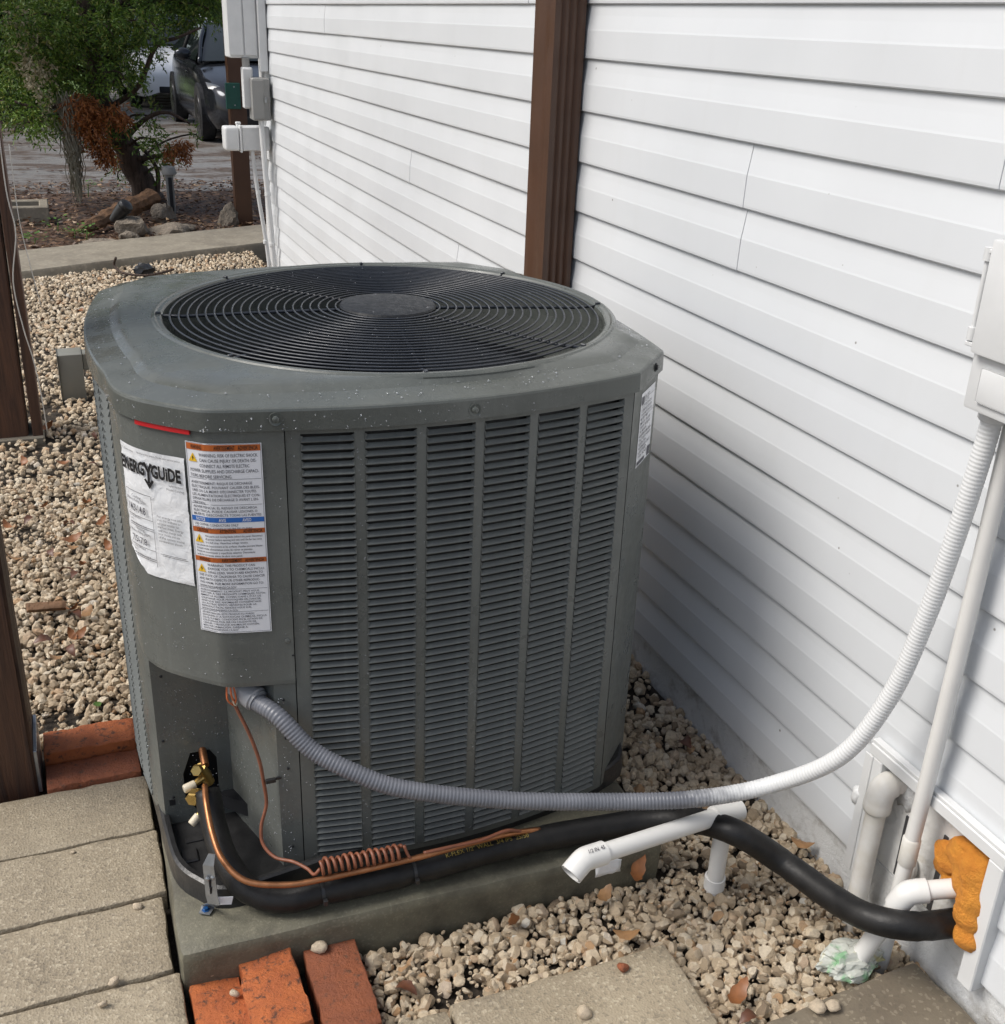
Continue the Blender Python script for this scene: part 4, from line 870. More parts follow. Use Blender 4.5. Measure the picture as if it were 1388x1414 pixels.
# painted service pipe with a fat elbow coming out of the opening
sp_ = thing('service_elbow_pipe', 'grey-white painted pipe with a fat elbow leaving the wall opening', 'pipe', (1.27, 1.24, 0))
MB().tube(cat([(1.33, 1.236, .316), (1.300, 1.238, .317), (1.281, 1.240, .306), (1.276, 1.241, .280), (1.276, 1.241, .262)], 6), [.0215] * 7 + [.0245] * 12 + [.0255] * 4 + [.0245] * 2, 20).build('elbow', mt['pvc_old'], sp_, smooth=True)
MB().tube([(1.276, 1.241, .265), (1.274, 1.240, .12), (1.272, 1.238, -.03)], .0185, 18).build('pipe_run', mt['pvc_old'], sp_, smooth='auto')
V, F = ico(3); V = V * np.array([.013, .020, .031])
tag(mk('caulk_lump', V + np.array([1.309, 1.172, .175]), F, mt['pvc_old'], None, smooth=True), 'pale painted caulk lump on the foundation between two pipes', 'caulk')
V, F = ico(3); V = np.array([np.array(v) * (1 + .3 * mnoise.noise(Vector(v) * 2)) for v in V]) * np.array([.012, .012, .022])
tag(mk('caulk_lump', V + np.array([1.289, 1.305, .245]), F, mt['trimw'], None, smooth=True), 'small white plastic fitting left of the trim channel', 'fitting')
# drain that comes out of the orange foam, elbows and runs down to the gravel
dr = thing('drain_pipe', 'white plastic drain pipe with elbow emerging from the orange foam', 'pipe', at(1160, 1352, 'z', .03))
A = at(1335, 1225, 'x', 1.316); Bp = at(1252, 1232, 'x', 1.228); Cp = at(1168, 1348, 'z', -.01); e1 = (Bp - A).normalized(); e2 = (Cp - Bp).normalized()
MB().tube([A - e1 * .02, Bp + e1 * -.012], .0165, 18).build('pipe_run', mt['pvc'], dr, smooth='auto')
el = [Bp - e1 * .034, Bp - e1 * .020] + cat([Bp - e1 * .018, Bp - e1 * .004 + e2 * .004, Bp + e2 * .020], 5) + [Bp + e2 * .036]
MB().tube(el, .0208, 20).build('elbow', mt['pvc'], dr, smooth='auto')
MB().tube([Bp + e2 * .01, Cp + e2 * .035], .0165, 18).build('pipe_run', mt['pvc'], dr, smooth='auto')
# tee drain in the gravel with a long sloping arm
td = thing('tee_drain_pipe', 'white plastic tee pipe in the gravel with long sloping arm and open elbow', 'pipe', (1.060, 1.398, 0))
top = Vector((1.056, 1.388, .198)); end = at(826, 1180, 'y', 1.335); ed = (end - top).normalized()
MB().tube([(1.062, 1.400, -.04), (1.058, 1.392, .16)], .0165, 18).build('upright', mt['pvc'], td, smooth='auto')
MB().lathe([(.0165, 0), (.0205, .002), (.0205, .028), (.0165, .03)], (1.0618, 1.3995, .006), (0, 0, 1), 20).build('coupling', mt['pvc'], td, smooth='auto')
MB().tube([(1.0617, 1.3995, .0335), (1.0617, 1.3994, .0355)], .0169, 18).build('black_ring', mt['black'], td, smooth='auto')
MB().tube([top - ed * .034, top + ed * .030], .0212, 20).tube([top, (1.058, 1.392, .150)], .0205, 20).build('tee', mt['pvc'], td, smooth='auto')
MB().tube([top + ed * .02, end + ed * .008], .0165, 18).build('arm', mt['pvc'], td, smooth='auto')
dn = (ed * .72 + Vector((-.25, -.25, -.62))).normalized()
b = MB(); pts = [end - ed * .012, end + ed * .016] + cat([end + ed * .018, end + ed * .030 + dn * .003, end + ed * .032 + dn * .022], 4) + [end + ed * .032 + dn * .034]; b.tube(pts, .0210, 20, caps=False)
b.tube([p for p in reversed(pts)], .0170, 20, caps=False); b.build('elbow', mt['pvc'], td, smooth='auto')
vv, ff = text_geo('1/2 IN. 45', .009, .02)
ez = Vector((0, 0, 1)); tc_ = (Vector(CAM) - end).normalized(); fx = ed.copy(); fn = (tc_ - fx * tc_.dot(fx)).normalized(); fy = fn.cross(fx)
mk('print_mark', [tuple(end + ed * .012 - fx * (x - .02) * 1 + fy * (-(y) - .006) * 1 + fn * .0213) for x, y, _ in vv], ff, mt['ink2'], td)
# short open pipe stub behind the insulated line
b = MB(); p0 = at(1157, 1232, 'x', 1.285); b.tube([p0 - Vector((0, 0, .04)), p0], .009, 12, caps=False).tube([p0, p0 - Vector((0, 0, .04))], .0068, 12, caps=False)
tag(b.build('pipe_stub', mt['pvc_old'], None, smooth='auto'), 'short open grey pipe stub standing in gravel by the foundation', 'pipe')
# ------------------------------------------------------------------ insulated refrigerant line
bl = [at(286, 1092, 'y', 1.722), at(297, 1145, 'y', 1.668), at(312, 1188, 'y', 1.612), at(342, 1228, 'y', 1.562), at(390, 1242, 'y', 1.532), at(445, 1231, 'y', 1.520), at(570, 1203, 'y', 1.518), at(700, 1168, 'y', 1.518), at(850, 1140, 'y', 1.508), at(935, 1131, 'y', 1.46), at(1010, 1147, 'y', 1.345), at(1080, 1190, 'z', .142), at(1150, 1240, 'z', .145), at(1200, 1267, 'z', .165), at(1260, 1279, 'z', .176), at(1322, 1274, 'x', 1.305)]
ln = thing('insulated_line', 'black foam insulated pipe from the brass valves along the pad to the wall', 'insulated pipe', bl[5])
BL = cat(bl, 10); nB = len(BL); rad = [.0285 + .0055 * min(1, i / 25) for i in range(nB)]
BLr = resample(BL, .012); rad = [.0232 + .0014 * min(1, i / 26) + .0006 * mnoise.noise(Vector((i * .25, 0, 0))) - (.0014 if i in (18, 63, 108, 131) else 0) for i in range(len(BLr))]
for px, py in ((446, 1229), (569, 1203)):
    i_ = min(range(len(BLr)), key=lambda i: (BLr[i] - at(px, py, 'y', 1.519)).length); rad[i_] -= .0035; rad[i_ - 1] -= .001; rad[i_ + 1] -= .001
ins = MB().tube(BLr, rad, 22).build('insulation', mt['foam_black'], ln, smooth=True)
LB = [0.]
for a, b_ in zip(BLr[:-1], BLr[1:]): LB.append(LB[-1] + (b_ - a).length)
def near(pt): return min(range(len(BLr)), key=lambda i: (BLr[i] - pt).length)
i0 = near(at(612, 1193, 'y', 1.518)); V, F = text_geo('K-FLEX 1/2" WALL  3/4 IPS  25/50', .0115, .0); W = []
for x, y, _ in V:
    j = min(len(BLr) - 2, i0 + int(x / .012)); t_ = (x - .012 * (j - i0)) / .012; p = BLr[j].lerp(BLr[j + 1], t_); d = (BLr[j + 1] - BLr[j]).normalized()
    c0 = (Vector((0, -.45, .9))).normalized(); c0 = (c0 - d * c0.dot(d)).normalized(); c1 = d.cross(c0); a = (y - .002) / .0246
    W.append(tuple(p + (c0 * math.cos(a) + c1 * -math.sin(a)) * (.0258)))
mk('printed_text', W, F, mt['yellowprint'], ins)
for px, py in ((446, 1229), (569, 1203)):
    i = near(at(px, py, 'y', 1.519)); d = (BLr[i + 1] - BLr[i - 1]).normalized(); MB().lathe([(.0185, -.0032), (.0226, -.0028), (.0226, .0028), (.0185, .0032)], BLr[i], d, 26).build('zip_tie', mt['black'], ln, smooth='auto')
    MB().box(BLr[i] + Vector((.0, -.0245, -.004)) - Vector((.004, .006, .004)), BLr[i] + Vector((0, -.0245, -.004)) + Vector((.004, .002, .008)), .001).build('tie_head', mt['black'], ln)
# bare copper liquid line clipped along the insulation
cp = [at(283, 1085, 'y', 1.715), at(285, 1110, 'y', 1.672), at(293, 1150, 'y', 1.622), at(308, 1188, 'y', 1.575), at(340, 1217, 'y', 1.535), at(395, 1222, 'y', 1.512), at(446, 1214, 'y', 1.504), at(570, 1186, 'y', 1.502), at(640, 1167, 'y', 1.506), at(700, 1152, 'y', 1.512), at(745, 1146, 'y', 1.520)]
lq = MB().tube(resample(cat(cp, 8), .01), .0056, 12).build('liquid_line', mt['copper'], None, smooth=True); tag(lq, 'bare copper liquid line strapped along the black insulation', 'copper pipe')
# service valves
vl = thing('service_valves', 'brass service valves with ivory caps in the condenser corner', 'valve', (.13, 1.76, .12))
v0 = at(274, 1062, 'y', 1.765); hexp = lambda r, h: [(r * .9, 0), (r, h * .1), (r, h * .9), (r * .9, h)]
MB().lathe(hexp(.0105, .022), v0 + Vector((0, 0, 0)), (-.25, -.8, .45), 6).build('hex_cap', mt['brass'], vl)
MB().tube([v0 + Vector((.004, .01, -.004)), v0 + Vector((.012, .018, -.028)), v0 + Vector((.02, .02, -.05))], [.010, .012, .010], 12).build('valve_body', mt['brass'], vl, smooth='auto')
MB().tube([v0 + Vector((.014, .065, .012)), v0 + Vector((.014, .012, -.004))], .0075, 12).build('stub_tube', mt['copper'], vl, smooth='auto')
v1 = at(262, 1086, 'y', 1.745); MB().tube([v1 + Vector((.026, .010, .006)), v1 + Vector((.008, .002, .001))], .0062, 10).build('port', mt['brass'], vl, smooth='auto'); MB().lathe([(.0082, 0), (.0085, .002), (.0085, .020), (.007, .022)], v1 + Vector((.010, .002, .001)), (-.95, -.25, -.12), 14).build('port_cap', mt['capwhite'], vl, smooth='auto')
v2 = at(268, 1103, 'y', 1.720); MB().lathe([(.0125, 0), (.0135, .003), (.0135, .020), (.0115, .023)], v2 + Vector((.006, .012, 0)), (-.45, -.8, .15), 6).build('hex_cap', mt['brass'], vl)
MB().tube([v2 + Vector((.004, .01, 0)), v2 + Vector((.020, .024, -.018)), v2 + Vector((.03, .03, -.03))], [.012, .015, .016], 12).build('valve_body', mt['brass'], vl, smooth='auto')
v3 = at(270, 1132, 'y', 1.700); MB().tube([v3 + Vector((.022, .016, .020)), v3 + Vector((.005, .003, .004))], .0055, 10).build('port', mt['brass'], vl, smooth='auto'); MB().lathe([(.0075, 0), (.0078, .002), (.0078, .018), (.0065, .020)], v3 + Vector((.006, .004, .005)), (-.75, -.45, -.5), 14).build('port_cap', mt['capwhite'], vl, smooth='auto')
# hold-down strap
br = thing('hold_down_bracket', 'perforated galvanised bracket with blue screw holding the base pan', 'bracket', at(286, 1255, 'z', .088))
b1 = at(288, 1195, 'y', 1.560); b2 = at(293, 1238, 'y', 1.550); b3 = at(284, 1256, 'z', .0905)
def flat(P, wv, th, name, par, mat):
    V = []; F = []; wv = Vector(wv).normalized()
    for p, wd in P:
        for s_ in (-1, 1): V.append(tuple(p + wv * s_ * wd))
    n = len(P)
    for i in range(n - 1): F.append((2 * i, 2 * i + 1, 2 * i + 3, 2 * i + 2))
    o = mk(name, V, F, mat, par); m = o.modifiers.new('thick', 'SOLIDIFY'); m.thickness = th; return o
flat([(b1 + Vector((.008, .004, .02)), .006), (b1, .010), (b2, .011), (b2 + Vector((.002, -.004, -.014)), .011)], (.85, -.5, 0), .0016, 'strap', br, mt['galv'])
flat([(b2 + Vector((.004, -.004, -.012)), .011), (b3 + Vector((.006, .006, .001)), .012), (b3 + Vector((-.004, -.012, .0005)), .010)], (.85, -.5, 0), .0016, 'foot', br, mt['galv'])
for k in range(2): MB().lathe([(.0042, 0), (.0042, .003), (.002, .004)], b1.lerp(b2, .38) + Vector((-.004 + .009 * k, -.002, .0)), (-.5, -.85, .1), 8).build('bolt', mt['galv'], br)
for k in range(2): MB().box(b1.lerp(b2, .55 + .22 * k) + Vector((-.003, -.003, -.007)), b1.lerp(b2, .55 + .22 * k) + Vector((.0005, -.0012, .007)), 0).build('slot', mt['dark'], br)
MB().lathe([(.0072, 0), (.0072, .002), (.0045, .0022), (.0045, .0062)], b3 + Vector((0, -.003, .001)), (0, 0, 1), 6).build('screw', mt['blue'], br)
lb = at(308, 1243, 'y', 1.548); tg = MB().box(lb + Vector((-.012, -.001, -.010)), lb + Vector((.016, .001, .006)), 0, ry=.25); tag(tg.build('paper_tag', mt['paper2'], None), 'small white printed tag tucked under the black insulated pipe', 'tag')
# control cable with wound coil
cw = [at(322, 968, 'y', 1.655), at(330, 985, 'y', 1.650), at(345, 1015, 'y', 1.640), at(358, 1050, 'y', 1.632), at(364, 1080, 'y', 1.630), at(368, 1110, 'y', 1.628), at(361, 1140, 'y', 1.622), at(363, 1165, 'y', 1.610), at(380, 1184, 'y', 1.585), at(405, 1190, 'y', 1.56), at(425, 1200, 'y', 1.535), at(434, 1208, 'y', 1.515), at(442, 1200, 'y', 1.512)]
wr = thing('control_cable', 'thin brown control cable wound into a coil on the insulated pipe', 'cable', cw[9])
b = MB().tube(resample(cat(cw, 8), .006), .0032, 8).build('cable_run', mt['cable'], wr, smooth=True)
h0, h1 = at(442, 1197, 'y', 1.514), at(555, 1176, 'y', 1.512); ax = (h1 - h0).normalized(); c0 = Vector((0, 0, 1)); c0 = (c0 - ax * c0.dot(ax)).normalized(); c1 = ax.cross(c0); turns = 13; P = []
for i in range(turns * 16 + 1):
    a = 2 * math.pi * i / 16; wob = 1 + .12 * math.sin(i * .11); P.append(h0 + (h1 - h0) * (i / (turns * 16)) + (c0 * math.cos(a) + c1 * math.sin(a)) * .0122 * wob)
MB().tube(P, .0031, 8).build('cable_coil', mt['cable'], wr, smooth=True)
MB().tube(resample(cat([h1 + Vector((.004, 0, .013)), at(563, 1180, 'y', 1.505), at(567, 1186, 'y', 1.50)], 6), .005), .003, 8).build('cable_end', mt['cable'], wr, smooth=True)
MB().tube(resample(cat([at(585, 1178, 'y', 1.505), at(620, 1170, 'y', 1.500), at(665, 1160, 'y', 1.498), at(700, 1147, 'y', 1.506), at(722, 1149, 'y', 1.515)], 6), .006), .0034, 8).build('cable_tail', mt['cable'], wr, smooth=True)
k_ = at(371, 1077, 'y', 1.628); MB().box(k_ + Vector((-.006, -.006, -.005)), k_ + Vector((.012, .0, .004)), .001).box(k_ + Vector((.012, -.004, -.0015)), k_ + Vector((.022, -.001, .005)), .001).build('cable_clip', mt['black'], wr)
for k, (a, b_, c_) in enumerate([((313, 946), (314, 966), (322, 974)), ((318, 946), (320, 962), (325, 972)), ((322, 946), (326, 966), (322, 974)), ((316, 946), (324, 974), (328, 968))]):
    MB().tube(resample(cat([at(*a, 'y', 1.655), at(*b_, 'y', 1.648), at(*c_, 'y', 1.652)], 6), .004), .0016, 6).build('loose_wire', mt['wire_orange'] if k < 3 else mt['capwhite'], wr, smooth=True)
# ------------------------------------------------------------------ orange foam and plastic bag
def blob(name, balls, voxel, mat, amp, fs):
    b = MB(); V0, F0 = ico(3)
    for c, s_ in balls: b.add(V0 * np.array(s_) + np.array(c), F0)
    o = b.build(name, mat, None, smooth=True); m = o.modifiers.new('r', 'REMESH'); m.mode = 'VOXEL'; m.voxel_size = voxel
    dg = bpy.context.evaluated_depsgraph_get(); me = bpy.data.meshes.new_from_object(o.evaluated_get(dg)); o.modifiers.clear(); o.data = me
    for _ in range(2):
        pass
    for v in me.vertices: v.co += Vector(mnoise.noise_vector(v.co * fs)) * amp + v.normal * amp * .5 * mnoise.fractal(v.co * fs * 2.2, 1, 2, 3)
    me.materials.clear(); me.materials.append(mat); me.polygons.foreach_set('use_smooth', [True] * len(me.polygons)); return o
fb = [((1.308, 1.052, .296), (.026, .045, .035)), ((1.304, 1.022, .285), (.03, .035, .045)), ((1.302, 1.012, .245), (.032, .034, .045)), ((1.300, 1.010, .215), (.034, .030, .032)), ((1.296, 1.000, .178), (.028, .028, .024)), ((1.308, 1.092, .268), (.016, .032, .030)), ((1.312, 1.105, .238), (.010, .020, .022)), ((1.306, .998, .160), (.016, .018, .022)), ((1.312, 1.078, .212), (.014, .022, .022)), ((1.310, 1.075, .285), (.016, .03, .026)), ((1.300, 1.04, .258), (.024, .025, .03))]
tag(blob('foam_sealant', fb, .0042, mt['foam'], .0034, 42), 'lumpy orange expanding foam sealing the pipe hole in the wall', 'foam sealant')
c = at(1172, 1326, 'z', .03); V, F = ico(4); W = []
for v in V:
    v = Vector(v); n_ = mnoise.fractal(v * 1.4 + Vector((4, 1, 0)), 1, 2, 2); cr = Vector(mnoise.cell_vector(v * 3.3)) - Vector((.5, .5, .5)); r = 1 + .35 * n_
    v = v * r + cr * .22; W.append((c.x + v.x * .056, c.y + v.y * .036, c.z + v.z * .028))
tag(mk('plastic_bag', W, F, mt['bag'], None), 'crumpled clear plastic bag with green print under the drain pipe', 'plastic bag')

# ------------------------------------------------------------------ utility boxes at the far house corner
u1 = thing('meter_enclosure', 'tall white meter enclosure at the far corner of the house', 'electrical box', (1.19, 7.1, 1.31))
MB().box((1.085, 7.02, 1.31), (1.298, 7.2, 2.15), .006).build('enclosure', mt['trimw'], u1)
MB().box((1.083, 7.012, 1.325), (1.165, 7.019, 2.14), .002).build('door_panel', mt['trimw'], u1); MB().box((1.175, 7.010, 1.325), (1.245, 7.019, 2.14), .002).build('door_panel', mt['trimw'], u1)
MB().box((1.252, 6.98, 1.24), (1.298, 7.019, 2.15), .003).build('side_flange', mt['trimw'], u1)
u2 = thing('cable_box', 'narrow white cable box under the meter enclosure', 'electrical box', (1.18, 7.02, 1.03))
MB().box((1.150, 6.98, 1.035), (1.205, 7.06, 1.262), .005).build('box_body', mt['trimw'], u2); MB().box((1.147, 6.972, 1.04), (1.198, 6.979, 1.255), .003).build('lid', mt['trimw'], u2); MB().tube([(1.175, 7.02, 1.262), (1.175, 7.02, 1.312)], .022, 14).build('nipple', mt['greybox'], u2, smooth='auto')
u3 = thing('grey_junction_box', 'grey junction box with clasp beside the white cable box', 'electrical box', (1.25, 6.98, .97))
MB().box((1.185, 6.90, .975), (1.286, 7.04, 1.208), .005).build('box_body', mt['greybox'], u3); MB().box((1.181, 6.892, .985), (1.250, 6.8995, 1.20), .003).build('cover', mt['greybox'], u3); MB().box((1.250, 6.88, 1.075), (1.262, 6.8915, 1.105), .002).build('clasp', mt['galv'], u3)
u4 = thing('telephone_box', 'rounded white box sticking out below the grey junction box', 'electrical box', (1.1, 7.05, .79))
MB().box((1.025, 6.99, .795), (1.112, 7.12, .932), .018, 3).build('cover', mt['trimw'], u4, smooth='auto'); MB().box((1.1125, 6.985, .785), (1.1245, 7.125, .942), .004).build('rim', mt['trimw'], u4); MB().box((1.125, 6.995, .795), (1.290, 7.11, .932), .006).build('box_body', mt['trimw'], u4); MB().box((1.10, 7.03, .9425), (1.13, 7.06, .957), .004).build('clasp', mt['trimw'], u4)
for k, (x0, x1, y, r, z1, lab) in enumerate([(1.185, 1.262, 7.02, .012, .80, 'thin white conduit below the rounded corner box, left of two'), (1.232, 1.272, 6.93, .016, .975, 'thicker white conduit below the grey junction box, right of two')]):
    t_ = thing('wall_conduit', lab, 'conduit', (x0, y, 0), 'white conduits at the house corner'); MB().tube(resample(cat([(x0, y, z1), (x0 + .3 * (x1 - x0), y, z1 * .66), (x0 + .75 * (x1 - x0), y, z1 * .3), (x1, y, -.03)], 6), .05), r, 12).build('pipe_run', mt['trimw'], t_, smooth='auto')
    for z_ in (.25, .55): MB().lathe([(r, -.012), (r + .003, -.01), (r + .003, .01), (r, .012)], (x0 + (x1 - x0) * (1 - z_ / z1), y, z_), (0, 0, 1), 12).build('coupling', mt['trimw'], t_, smooth='auto')
# low grey box in the gravel
lbx = thing('landscape_box', 'low grey metal box standing in the gravel beside the condenser', 'utility box', (.013, 4.95, 0))
MB().box((-.038, 4.90, -.03), (.060, 5.02, .196), .006, 2).build('box_body', mt['olivebox'], lbx, smooth='auto'); MB().box((-.041, 4.893, -.03), (-.0385, 5.025, .2), .001).build('front_lip', mt['olivebox'], lbx); MB().box((.0605, 4.93, .115), (.145, 5.0, .190), .004).build('side_stub', mt['olivebox'], lbx)
# ------------------------------------------------------------------ cars
def car(label, x0, y0, paint, name, sc=1.0):
    'left side at x0, nose at y0, length along +y'
    hw = .925; cx = x0 + hw * sc; t_ = thing(name, label, 'car', (cx, y0 + 2.3, 0)); 
    st = [(0, .55, .30, .50, .55), (.05, .68, .22, .58, .62), (.16, .80, .19, .66, .70), (.42, .885, .18, .755, .79), (.95, .92, .18, .86, .90), (1.35, .925, .18, .935, .985), (2.4, .925, .18, .97, 1.02), (3.5, .925, .18, .99, 1.04), (4.2, .88, .2, 1.0, 1.06), (4.6, .74, .3, .88, .95), (4.68, .6, .4, .7, .75)]
    V = []; F = []; k = 13
    for y, w_, zb, bl_, hc in st:
        half = [(w_ * .90, zb), (w_ * .985, zb + .10), (w_, .5 * (zb + bl_)), (w_ * .975, bl_ - .10), (w_ * .93, bl_), (w_ * .62, hc - .01)]
        sec = [(-a, z) for a, z in half] + [(0, hc)] + [(a, z) for a, z in reversed(half)]
        V += [(cx + a * sc, y0 + y * sc, z * sc) for a, z in sec]
    for i in range(len(st) - 1):
        for j in range(k - 1): F.append((i * k + j, (i + 1) * k + j, (i + 1) * k + j + 1, i * k + j + 1))
    F.append(tuple(range(k))); F.append(tuple((len(st) - 1) * k + j for j in range(k - 1, -1, -1)))
    o = mk('body', V, F, paint, t_, smooth=True); m = o.modifiers.new('s', 'SUBSURF'); m.levels = 2; m.render_levels = 2
    T = lambda a, y, z: (cx + a * sc, y0 + y * sc, z * sc)
    def patch(nm, quad, mat, bulge, n=8):
        A, B, C_, D_ = [Vector(q) for q in quad]; nn = (B - A).cross(D_ - A).normalized(); V = []; F = []
        for i in range(n + 1):
            for j in range(n + 1): s_, q = i / n, j / n; p = A.lerp(B, s_).lerp(D_.lerp(C_, s_), q) + nn * bulge * (1 - (2 * s_ - 1) ** 2) * (1 - .6 * (2 * q - 1) ** 2); V.append(tuple(p))
        for i in range(n):
            for j in range(n): a = i * (n + 1) + j; F.append((a, a + n + 1, a + n + 2, a + 1))
        return mk(nm, V, F, mat, t_, smooth=True)
    patch('windshield', [T(-.80, 1.18, .955), T(.80, 1.18, .955), T(.58, 2.05, 1.405), T(-.58, 2.05, 1.405)], mt['glass'], .05)
    patch('roof', [T(-.60, 2.03, 1.40), T(.60, 2.03, 1.40), T(.58, 3.3, 1.395), T(-.58, 3.3, 1.395)], paint, .05)
    patch('rear_window', [T(.58, 3.28, 1.395), T(-.58, 3.28, 1.395), T(-.72, 4.25, 1.04), T(.72, 4.25, 1.04)][::-1], mt['glass'], -.03)
    for s_ in (-1, 1):
        patch('side_window', [T(s_ * .86, 1.28, .955), T(s_ * .86, 4.1, 1.0), T(s_ * .605, 3.3, 1.39), T(s_ * .605, 2.06, 1.395)], mt['glass'], -.02 * s_)
        MB().tube(cat([T(s_ * .83, 1.12, .945), T(s_ * .74, 1.55, 1.19), T(s_ * .605, 2.05, 1.405), T(s_ * .60, 2.7, 1.43), T(s_ * .60, 3.3, 1.40), T(s_ * .78, 4.2, 1.03)], 5), .028 * sc, 8).build('roof_rail', paint, t_, smooth=True)
        MB().tube([T(s_ * .69, 2.65, 1.40), T(s_ * .875, 2.62, .97)], .025 * sc, 8).build('pillar', mt['tyre'], t_, smooth=True)
        b = MB(); Vi, Fi = ico(3); b.add(Vi * np.array([.11, .07, .075]) * sc + np.array(T(s_ * 1.0, 1.42, 1.03)), Fi); b.build('mirror', paint, t_, smooth=True)
        MB().box(Vector(T(s_ * .94, 1.75, .80)) - Vector((.006, .08, .01)), Vector(T(s_ * .94, 1.75, .80)) + Vector((.006, .08, .012)), .004).build('door_handle', paint, t_)
        patch('headlight', [T(s_ * .60, .10, .60), T(s_ * .845, .36, .665), T(s_ * .86, .48, .735), T(s_ * .63, .20, .675)] if s_ > 0 else [T(-.845, .36, .665), T(-.60, .10, .60), T(-.63, .20, .675), T(-.86, .48, .735)], mt['lamp'], .02 * (1 if s_ < 0 else 1))
        for y in (.93, 3.80):
            wv = MB().lathe([(.20, 0), (.31, -.005), (.335, .02), (.335, .17), (.31, .195), (.2, .19)], T(s_ * .728, y, .335), (s_, 0, 0), 28).build('wheel', mt['tyre'], t_, smooth='auto')
            MB().lathe([(.235, 0), (.23, .012), (.08, .0), (.06, .015), (.0, .016)], T(s_ * .915, y, .335), (s_, 0, 0), 20).build('rim', mt['rim'], wv, smooth='auto')
            MB().lathe([(.362, 0), (.362, .16), (.01, .16)], T(s_ * .757, y, .34), (s_, 0, 0), 24).build('wheel_well', mt['dark'], t_)
    MB().box(T(-.5, -.005, .26), T(.5, .12, .36), .02, 2).build('lower_grille', mt['dark'], t_, smooth='auto'); MB().box(T(-.26, -.012, .40), T(.26, .05, .50), .008).build('number_plate', paint, t_)
    return t_
car('dark grey sedan parked nose-on beyond the juniper tree', 1.98, 14.85, mt['carpaint'], 'parked_car')
car('white car parked behind the dark grey sedan', 1.55, 20.6, mt['carwhite'], 'parked_car', 1.03)
# ------------------------------------------------------------------ juniper and other greenery
def sprays(cl, n, leaf, twig, droop, seed, per=10, wid=.2):
    'feathery twigs: small quads set along short twigs inside each clump (c, r)'
    rg_ = np.random.default_rng(seed); VV = []; 
    for c, r in cl:
        m = int(n * (r / .25) ** 2); d = rg_.normal(size=(m, 3)); d /= np.linalg.norm(d, axis=1)[:, None]; o = np.array(c) + d * (r * rg_.random(m) ** .5)[:, None] * np.array([1, 1, .85])
        dr = d * .8 + rg_.normal(size=(m, 3)) * .45 + np.array([0, 0, droop]); dr /= np.linalg.norm(dr, axis=1)[:, None]
        t_ = (np.arange(per) + .5) / per; L = twig * rg_.uniform(.6, 1.3, m)
        base = o[:, None] + dr[:, None] * (t_[None, :, None] * L[:, None, None])
        ld = dr[:, None] * .75 + rg_.normal(size=(m, per, 3)) * .55; ld /= np.linalg.norm(ld, axis=2)[..., None]; sd_ = np.cross(ld, rg_.normal(size=(m, per, 3))); sd_ /= np.linalg.norm(sd_, axis=2)[..., None]
        ll = leaf * rg_.uniform(.6, 1.3, (m, per, 1)); q = np.stack([base - sd_ * ll * wid * .5, base + ld * ll * .5 - sd_ * ll * wid, base + ld * ll, base + ld * ll * .5 + sd_ * ll * wid], 2)
        VV.append(q.reshape(-1, 3))
    V = np.concatenate(VV); return V, np.arange(len(V)).reshape(-1, 4)
jt = thing('juniper_tree', 'leaning juniper tree with drooping green and dead orange sprays', 'tree', (.86, 10.45, 0))
jp = lambda px, py, y=10.4: at(px, py, 'y', y)
tr = cat([jp(208, 285, 10.5), jp(200, 262, 10.48), jp(180, 220, 10.45), jp(160, 180, 10.4), jp(138, 130, 10.4), jp(128, 70, 10.4), jp(120, 10, 10.4), Vector((.40, 10.4, 2.1)), Vector((.30, 10.35, 2.8)), Vector((.25, 10.3, 3.6))], 6)
nT = len(tr); MB().tube([p + Vector((.012 * math.sin(i), .01 * math.cos(i * 1.3), 0)) for i, p in enumerate(tr)], [.125 - .085 * (i / nT) ** .8 + .03 * max(0, 1 - i / 4) for i in range(nT)], 14).build('trunk', mt['bark'], jt, smooth=True)
for k, (a, P) in enumerate([(8, [jp(215, 280, 10.45), jp(218, 240, 10.42), jp(205, 215, 10.4), jp(180, 190, 10.4)]), (16, [jp(150, 150), jp(190, 120, 10.2), jp(215, 65, 10.1), jp(245, 52, 10.0), jp(278, 38, 10.0)]), (20, [jp(140, 130), jp(100, 100, 10.3), jp(60, 60, 10.2), jp(0, 66, 10.1)]), (12, [jp(170, 195), jp(200, 165, 10.2), jp(230, 155, 10.1), jp(262, 170, 10.0)]), (26, [jp(126, 60), jp(90, 20, 10.3), jp(40, -10, 10.2)]), (28, [jp(122, 40), jp(170, 0, 10.3), jp(240, -20, 10.1), jp(300, -10, 10.0)]), (10, [jp(180, 220), jp(220, 215, 10.3), jp(250, 205, 10.2)]), (14, [jp(150, 160), jp(110, 140, 10.2), jp(60, 150, 10.1), jp(20, 140, 10.1)])]):
    c_ = cat(P, 6); MB().tube(c_, [.022 * (1 - .8 * i / len(c_)) + .004 for i in range(len(c_))], 7).build('branch', mt['bark'], jt, smooth=True)
PXM = 10.4 / 1525
green = [(28, 22, 52), (75, 45, 40), (32, 122, 36), (80, 112, 32), (148, 36, 30), (178, 14, 42), (186, 66, 30), (165, 100, 24), (18, 145, 30), (58, 162, 26), (232, 216, 14), (205, 160, 15), (272, 6, 34), (240, 0, 36), (300, -8, 34), (165, 235, 10), (158, 172, 18), (112, 70, 30), (95, 14, 40), (128, 115, 22), (205, 30, 28), (200, 205, 18), (62, 92, 34), (8, 80, 22), (268, 185, 8), (140, 195, 14), (30, 170, 18), (85, 160, 20), (215, 195, 14), (190, 110, 14), (225, 235, 9)]
